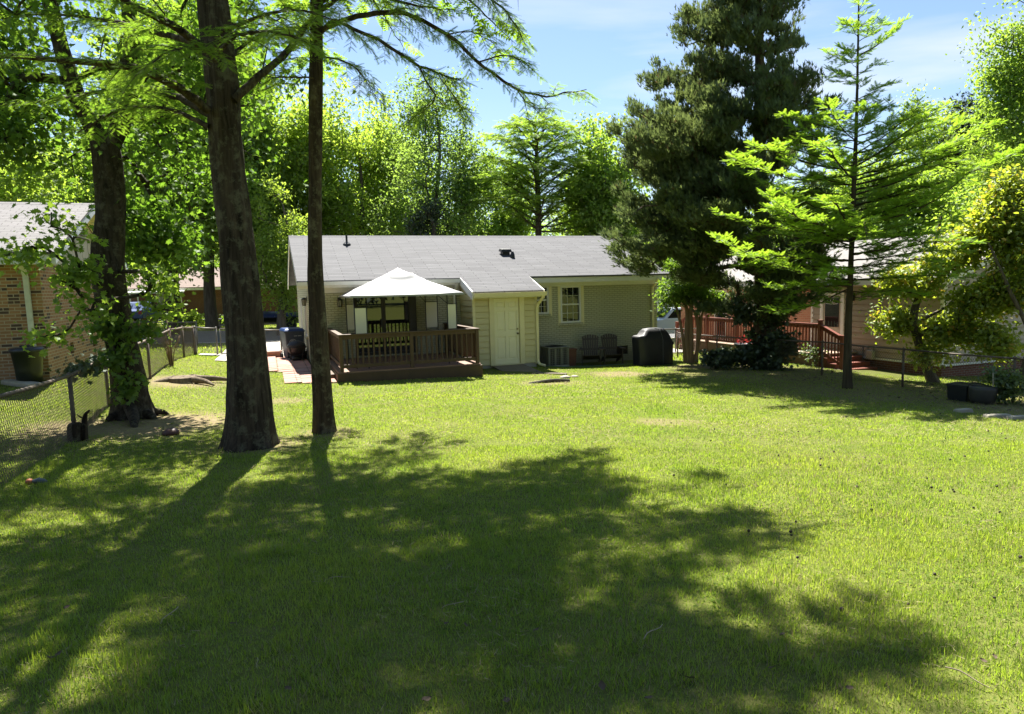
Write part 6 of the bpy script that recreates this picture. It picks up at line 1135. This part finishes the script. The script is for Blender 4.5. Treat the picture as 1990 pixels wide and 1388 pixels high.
bgtree('deciduous_tree', 'small understorey tree over the brown roof at the right of the thick trunk', 548, 36, 370, 48, 590, LM_a, 116, 170, 92, .15, .32)
bgtree('dark_pine', 'dark narrow pine far right behind the young cypress', 1882, 46, 205, 48, 400, LM_pine, 121, 240, 60, .35, .35, 18, .34, carve=.25, tmpl=SPRAY)
bgtree('dark_pine', 'second dark pine, lower and wider, at the far right', 1935, 50, 250, 60, 460, LM_pine, 122, 240, 55, .35, .4, 18, .36, carve=.25, tmpl=SPRAY)
bgtree('deciduous_tree', 'tall green tree entering the photo at the far right edge', 2015, 26, 60, 95, 450, LM_b, 123, 560, 92, .13, .3, 26, .32, carve=.34)
bgtree('deciduous_tree', 'pale airy tree behind the young cypress above the right house roof', 1805, 48, 215, 70, 500, LM_a, 124, 260, 69, .19, .45, 20, .36, carve=.38)
bgtree('deciduous_tree', 'green tree over the right house roof, directly behind the young cypress', 1730, 44, 330, 110, 540, LM_b, 125, 360, 97)
bgtree('deciduous_tree', 'mid green tree over the right house roof behind the glossy tree', 1900, 40, 370, 110, 560, LM_b, 126, 330, 97)
bgtree('deciduous_tree', 'green tree behind the cedar, filling in left of the young cypress', 1560, 50, 380, 90, 580, LM_b, 127, 260, 92)
bgtree('deciduous_tree', 'green tree behind the pickup truck at the end of the house', 1330, 55, 430, 70, 600, LM_b, 128, 200, 92)
# bald cypress behind the roof
cx = at(1047, 452, 40); gcz = gz(cx[0], 40); TB = [(cx[0], 40, gcz - .2, .26), (*at(1048, 520, 40), .22), (*at(1046, 400, 40), .17), (*at(1043, 310, 40), .11), (*at(1040, 225, 40), .03)]
q = np.random.default_rng(66); QB = smooth_path(TB, 90); lim = []
for k in range(58):
    t = (k + q.random()) / 58; py = 450 - 215 * t; i = int(np.argmin(np.abs(QB[:, 2] - at(1045, py, 40)[2]))); c = QB[i, :3]; L = np.interp(py, [225, 260, 300, 380, 450], [.5, 1.5, 2.7, 3.4, 3.2]) * q.uniform(.7, 1.1); a = k * 2.39996; d = np.array([math.cos(a), math.sin(a), 0]); lim.append([(*c, .05), (*(c + d * L * .4 + (0, 0, L * .24)), .035), (*(c + d * L * .75 + (0, 0, L * .40)), .02), (*(c + d * L + (0, 0, L * .42)), .006)])
for s, e in (((1047, 430), (1105, 350)), ((1047, 445), (985, 395)), ((1047, 440), (1120, 430)), ((1046, 400), (990, 330)), ((1047, 450), (1150, 440))): lim.append([P4(*s, 40, .07), P4((s[0] * 2 + e[0]) / 3, (s[1] * 2 + e[1]) / 3 + 3, 39.8, .055), P4((s[0] + 2 * e[0]) / 3, (s[1] + 2 * e[1]) / 3, 39.6, .035), P4(*e, 39.5, .01)])
cypress('bald_cypress', 'feathery bald cypress with level branches behind the grey roof, left of the cedar', TB, [], lim, M_bark1, LM_b, 77, None, .02, {}, dict(gap=.13, ln=(.5, 1.2), fg=.11, fs=.27, droop=.25, start=.15, taper=.3), 0.0, 14, 40)
# a line of wood closing the view far off: three kinds, repeated
wood = [bgtree('woodland_tree', 'distant green tree in the wooded line closing the view', 300 + 300 * i, 75, 420, 120, 600, (LM_b, LM_a, LM_c)[i], 140 + i, 230, 36, .36, .7, group='far wooded line') for i in range(3)]
for i, (x, y) in enumerate([(-66, 58), (-58, 64), (-48, 70), (-40, 66), (-31, 74), (-22, 70), (-13, 78), (-4, 72), (6, 80), (15, 74), (24, 68), (33, 72), (42, 66), (52, 60), (-74, 48), (60, 50), (-36, 80), (20, 84)]):
    o = wood[i] if i < 3 else copy_tree(wood[i % 3]); o.location = (x, y, gz(x, y)); o.rotation_euler = (0, 0, i * 1.7); o.scale = (1, 1, .85 + .3 * v1(i * 3.3, 1)) if i >= 3 else (1, 1, 1)

# the wood behind the viewer, mirrored in the glass door
q = np.random.default_rng(71); wp = []
for k in range(34): c_ = (q.uniform(-24, 22), q.uniform(-19, -9), 0); h_ = q.uniform(9, 14); wp.append(lumps((c_[0], c_[1], gz(c_[0], c_[1]) + h_ * .52), (3.2, 3.0, h_ * .5), 60, 10, .45, 300 + k))
wp = np.vstack(wp); wd = leafobj('wood', [clothe(wp, rand_dirs(len(wp)), 26, .6, .5, DIAMOND, 5)], LM_ivy, None); tag(wd, None, None, None, 'stuff')

# shrubs and small plants
def shrub(name, label, px, py, rx, rz, lm, seed, n=40, per=30, size=.08, sigma=.1, tmpl=OVAL, Y=None, lift=.0, cat='shrub', group=None):
    c = onground(px, py) if Y is None else np.array([*at(px, py, Y)[:2], 0])
    if Y is not None: c[2] = gz(c[0], c[1])
    o = thing(name, label, cat, tuple(c), 0, group); A_ = lumps((0, 0, rz * .9 + lift), (rx, rx * .8, rz), n, 8, .5, seed); br, dr_ = grow(np.array([(0, 0, -.05, .03), (0, 0, .06, .03), (.02, 0, .15, .025)]), A_, .2, .005, .02); link('stems', np_mesh('stems', *join(br)), M_bark4, o, True); leafobj('leaves', [clothe(A_, dr_, per, sigma, size, tmpl, seed, .1)], lm, o); return o
shrub('shrub', 'leafy shrub on the right fence beside the dark tubs', 1955, 785, .42, .4, LM_shrub, 201, 46, 26, .075)
shrub('shrub', 'yellow green shrub by the porch across the street', 372, 612, .75, .45, LM_a, 202, 40, 30, .14, .16, Y=42)
shrub('shrub', 'small green shrub left of the yellow green porch shrub', 335, 612, .7, .35, LM_shrub, 203, 34, 30, .14, .16, Y=41)
shrub('shrub', 'low orange brown leaf pile like bush across the street', 270, 620, 1.0, .25, leafmat('russet_leaves', (.22, .09, .03), (.28, .13, .04), (.3, .13, .03), (.35, .17, .04)), 204, 36, 30, .14, .16, Y=39)
shrub('shrub', 'round green shrub at the foot of the right trunk across the street', 445, 612, .6, .4, LM_b, 205, 34, 30, .14, .16, Y=43)
shrub('shrub', 'sparse leafy plant at the fence right of the ivy', 1580, 712, .4, .35, LM_shrub, 206, 22, 18, .08)
shrub('shrub', 'low sprawling plant at the fence between the myrtle and the ivy', 1408, 706, .5, .3, LM_ivy, 207, 36, 26, .08)
vn = thing('fence_vine', 'dark leafy vine trailing along the top rail of the left fence', 'vine', hw(-8.55, -5.9, gh(-8.55, -5.9))); b_ = np.array(vn.location); A_ = np.array([np.array(hw(-8.52 - .03 * math.sin(k), v, gh(-8.5, v) + .93 + .05 * math.sin(k * 1.9))) for k, v in enumerate(np.linspace(-8.0, -5.2, 24))]) - b_
br, dr_ = grow(np.array([(0, .3, .0, .012), (0, .3, .5, .012), (0, .3, .9, .01)]), A_, .05, .003, .01); link('stems', np_mesh('stems', *join(br)), M_bark1, vn, True); leafobj('leaves', [clothe(A_, dr_, 13, .09, .09, MAPLE, 31, .5)], LM_ivy, vn)
c = onground(334, 712); o = thing('bare_shrub', 'leggy bare stemmed shrub at the left fence behind the flat stump', 'shrub', tuple(c)); q = np.random.default_rng(8); mbs = MB()
for k in range(13):
    a = q.uniform(0, 6.28); L_ = q.uniform(.7, 1.25); sp2 = q.uniform(.1, .5); e = (sp2 * math.cos(a), sp2 * math.sin(a) * .6, L_); Q = smooth_path([(.03 * math.cos(a), .03 * math.sin(a), -.05), (e[0] * .35, e[1] * .35, L_ * .5), e], 8); mbs.tube(Q, list(np.linspace(.014, .003, 8)), 6)
    for j in (4, 5, 6): a2 = a + q.normal(); mbs.tube([Q[j], Q[j] + np.array([.12 * math.cos(a2), .12 * math.sin(a2), .13])], [.004, .0015], 5)
mbs.build('stems', M_crape, o, True); fp_ = np.c_[q.normal(size=60) * .25, q.normal(size=60) * .18, q.uniform(.5, 1.3, 60)]; leafobj('leaves', [scatter(fp_, rand_dirs(60, q), rand_dirs(60, q), .06, OVAL)], LM_shrub, o)

# ------------------------------------------------------------------ lawn
BLADE = (np.array([(-.5, 0, 0), (.5, 0, 0), (-.36, .55, .10), (.36, .55, .10), (.02, 1, .34)]), [(0, 1, 3, 2), (2, 3, 4)])
STRAW = (np.array([(-.03, 0, 0), (.03, 0, 0), (.05, 1, .12)]), [(0, 1, 2)])
TRI = (np.array([(-.5, 0, 0), (.5, 0, 0), (.05, 1, .28)]), [(0, 1, 2)])
t = NT('grass_blades'); ri = t.n('ShaderNodeNewGeometry').outputs['Random Per Island']
f = t.ramp(t.noise(.7, 7, .72), .36, .64); k = t.math('ADD', t.math('MULTIPLY', ri, .45), t.math('MULTIPLY', f, .55))
cd = t.mix(k, (.092, .165, .012), (.215, .268, .027)); ct = t.mix(k, (.26, .46, .022), (.56, .66, .058)); r2 = t.math('GREATER_THAN', t.math('FRACT', t.math('MULTIPLY', ri, 53.0)), t.math('SUBTRACT', .97, t.math('MULTIPLY', t.ramp(t.noise(.45, 4, .6), .45, .7), .22)))
cd = t.mix(r2, cd, (.30, .24, .13)); ct = t.mix(r2, ct, (.33, .27, .13))
d = t.n('ShaderNodeBsdfDiffuse'); t.setv(d, 0, cd); tr_ = t.n('ShaderNodeBsdfTranslucent'); t.setv(tr_, 0, ct); g = t.n('ShaderNodeBsdfGlossy'); g.inputs['Roughness'].default_value = .42; t.setv(g, 0, (.9, .95, .8))
m1 = t.n('ShaderNodeMixShader'); m1.inputs[0].default_value = .45; t.L(d.outputs[0], m1.inputs[1]); t.L(tr_.outputs[0], m1.inputs[2]);
m2 = t.n('ShaderNodeMixShader'); m2.inputs[0].default_value = .035; t.L(m1.outputs[0], m2.inputs[1]); t.L(g.outputs[0], m2.inputs[2]); t.L(m2.outputs[0], t.out.inputs[0]); M_grass = t.m
def lawn_ok(x, y):
    u, v = uv_of(x, y); ok = np.ones(len(x), bool)
    for u0, u1, v0, v1_c in ((-4.66, 7.2, 1.3, 9.8), (-4.3, -.4, -2.16, 1.4), (0, 2.05, -.02, 1.4), (.5, 1.62, -1.85, 0), (-6.1, -4.6, -.07, 4.75), (-5.5, -4.2, -2.3, 0), (-7.35, -6.35, 2.4, 13.2), (-8, -4.7, 4.75, 5.6), (-6.2, -4.7, 5.6, 13.2), (-80, 80, 13.2, 22.6), (7.5, 10.2, 3.2, 13.2), (-26, -10.15, -2.93, 4.1), (10.4, 30, -5.7, 9), (2.4, 6.8, .15, 1.4)): ok &= ~((u > u0) & (u < u1) & (v > v0) & (v < v1_c))
    return ok
def blades(x0, x1, y0, y1, dens, h, w, tmpl, seed, keep=None):
    q = np.random.default_rng(seed); n = int((x1 - x0) * (y1 - y0) * dens); x, y = q.uniform(x0, x1, n), q.uniform(y0, y1, n); k = (np.abs(x) < y * .80 + 1.6) & lawn_ok(x, y); x, y = x[k], y[k]
    b = bareness(x, y); k = q.random(len(x)) > b * 1.05; x, y, b = x[k], y[k], b[k]; z = ground(x, y); n = len(x)
    cl = vnoise(np.c_[x * 2.2, y * 2.2, np.zeros(n)]); c2 = vnoise(np.c_[x * 7, y * 7, np.ones(n)]); c3_ = np.clip(vnoise(np.c_[x * .9 + 40, y * .9, np.zeros(n)]) * 1.6 - .5, 0, 1); hh = h * (.42 + .45 * cl + .5 * c2 + .35 * c3_ * c2) * q.uniform(.55, 1.3, n) * (1 + .4 * (vnoise(np.c_[x * 1.1 - 9, y * 1.1, np.zeros(n)]) > .68) * c2) * (1 - .45 * b)
    a = q.uniform(0, 6.283, n); a = a + (vnoise(np.c_[x * 3, y * 3, np.full(n, 4.)]) - .5) * 3; lean = q.uniform(.4, 2.0, n); Yd = np.c_[np.cos(a) * lean, np.sin(a) * lean, np.ones(n)]; Nn = np.c_[np.cos(a), np.sin(a), -.4 * np.ones(n)]
    tv, tf = tmpl; V, lo, st = scatter(np.c_[x, y, z - .006], Yd, -Nn, hh, tmpl); kk = len(tv); V = V.reshape(n, kk, 3); base = np.c_[x, y, z - .006][:, None, :]; X = unit(np.cross(unit(Yd), -Nn))[:, None, :]; rel = V - base; al = (rel * X).sum(-1, keepdims=True); ww = (w * q.uniform(.7, 1.3, n) / hh)[:, None, None]; V = base + rel + X * al * (ww - 1); return V.reshape(-1, 3), lo, st
parts = [blades(-6, 6, 1.6, 4.6, 9000, .038, .0036, BLADE, 1), blades(-9, 9, 4.6, 8.0, 4800, .037, .0052, BLADE, 2), blades(-13, 13, 8.0, 13.0, 2200, .037, .0085, TRI, 3), blades(-17, 18, 13.0, 23.0, 1000, .038, .014, TRI, 4), blades(-36, 36, 23.0, 48.0, 60, .09, .05, TRI, 5)]
def weeds(x0, x1, y0, y1, dens, size, thr, seed, tmpl=OVAL, z=.012):
    q = np.random.default_rng(seed); n = int((x1 - x0) * (y1 - y0) * dens); x, y = q.uniform(x0, x1, n), q.uniform(y0, y1, n); k = (np.abs(x) < y * .80 + 1.2) & lawn_ok(x, y); x, y = x[k], y[k]; k = vnoise(np.c_[x * 1.7 + seed, y * 1.7, np.zeros(len(x))]) * .7 + vnoise(np.c_[x * 5, y * 5, np.zeros(len(x)) + seed]) * .3 > thr; x, y = x[k], y[k]; n = len(x)
    return scatter(np.c_[x, y, ground(x, y) + z + .012 * q.random(n)], np.c_[q.normal(size=(n, 2)), .25 * q.random(n)], np.c_[q.normal(size=(n, 2)) * .35, np.ones(n)], size * q.uniform(.6, 1.35, n), tmpl)
lw_ = leafobj('grass', parts, M_grass, None); tag(lw_, None, None, None, 'stuff')
wv = leafobj('clover', [weeds(-8, 8, 1.8, 9, 700, .018, .60, 3), weeds(-7, 7, 1.8, 7, 90, .03, .66, 8), weeds(-14, 14, 8, 20, 120, .035, .62, 12)], leafmat('lawn_weeds', (.075, .13, .012), (.12, .17, .02), (.2, .34, .02), (.3, .42, .03), .03), None); tag(wv, None, None, None, 'stuff')
th = leafobj('thatch', [weeds(-8, 8, 1.8, 9, 200, .045, .52, 21, STRAW, .02), weeds(-14, 14, 8, 20, 110, .09, .5, 25, STRAW, .02)], tone('dry_grass', (.34, .28, .15), (.24, .20, .10), 9, .9, 0), None)
th_v = th.data; tag(th, None, None, None, 'stuff')
# leaf litter in the shade by the right fence
q = np.random.default_rng(9); n = 900; u, v = q.uniform(6.2, 10.2, n), q.uniform(-11.5, -1.5, n); xy = np.array([hw(a, b)[:2] for a, b in zip(u, v)]); k = vnoise(np.c_[xy * 1.1, np.zeros(n)]) > .45; xy = xy[k]; n = len(xy)
lit = leafobj('leaf_litter', [scatter(np.c_[xy, ground(xy[:, 0], xy[:, 1]) + .025], np.c_[q.normal(size=(n, 2)), q.normal(size=n) * .15], np.c_[q.normal(size=(n, 2)) * .3, np.ones(n)], .07 * q.uniform(.6, 1.4, n), OVAL)], M_litter, None); tag(lit, None, None, None, 'stuff')
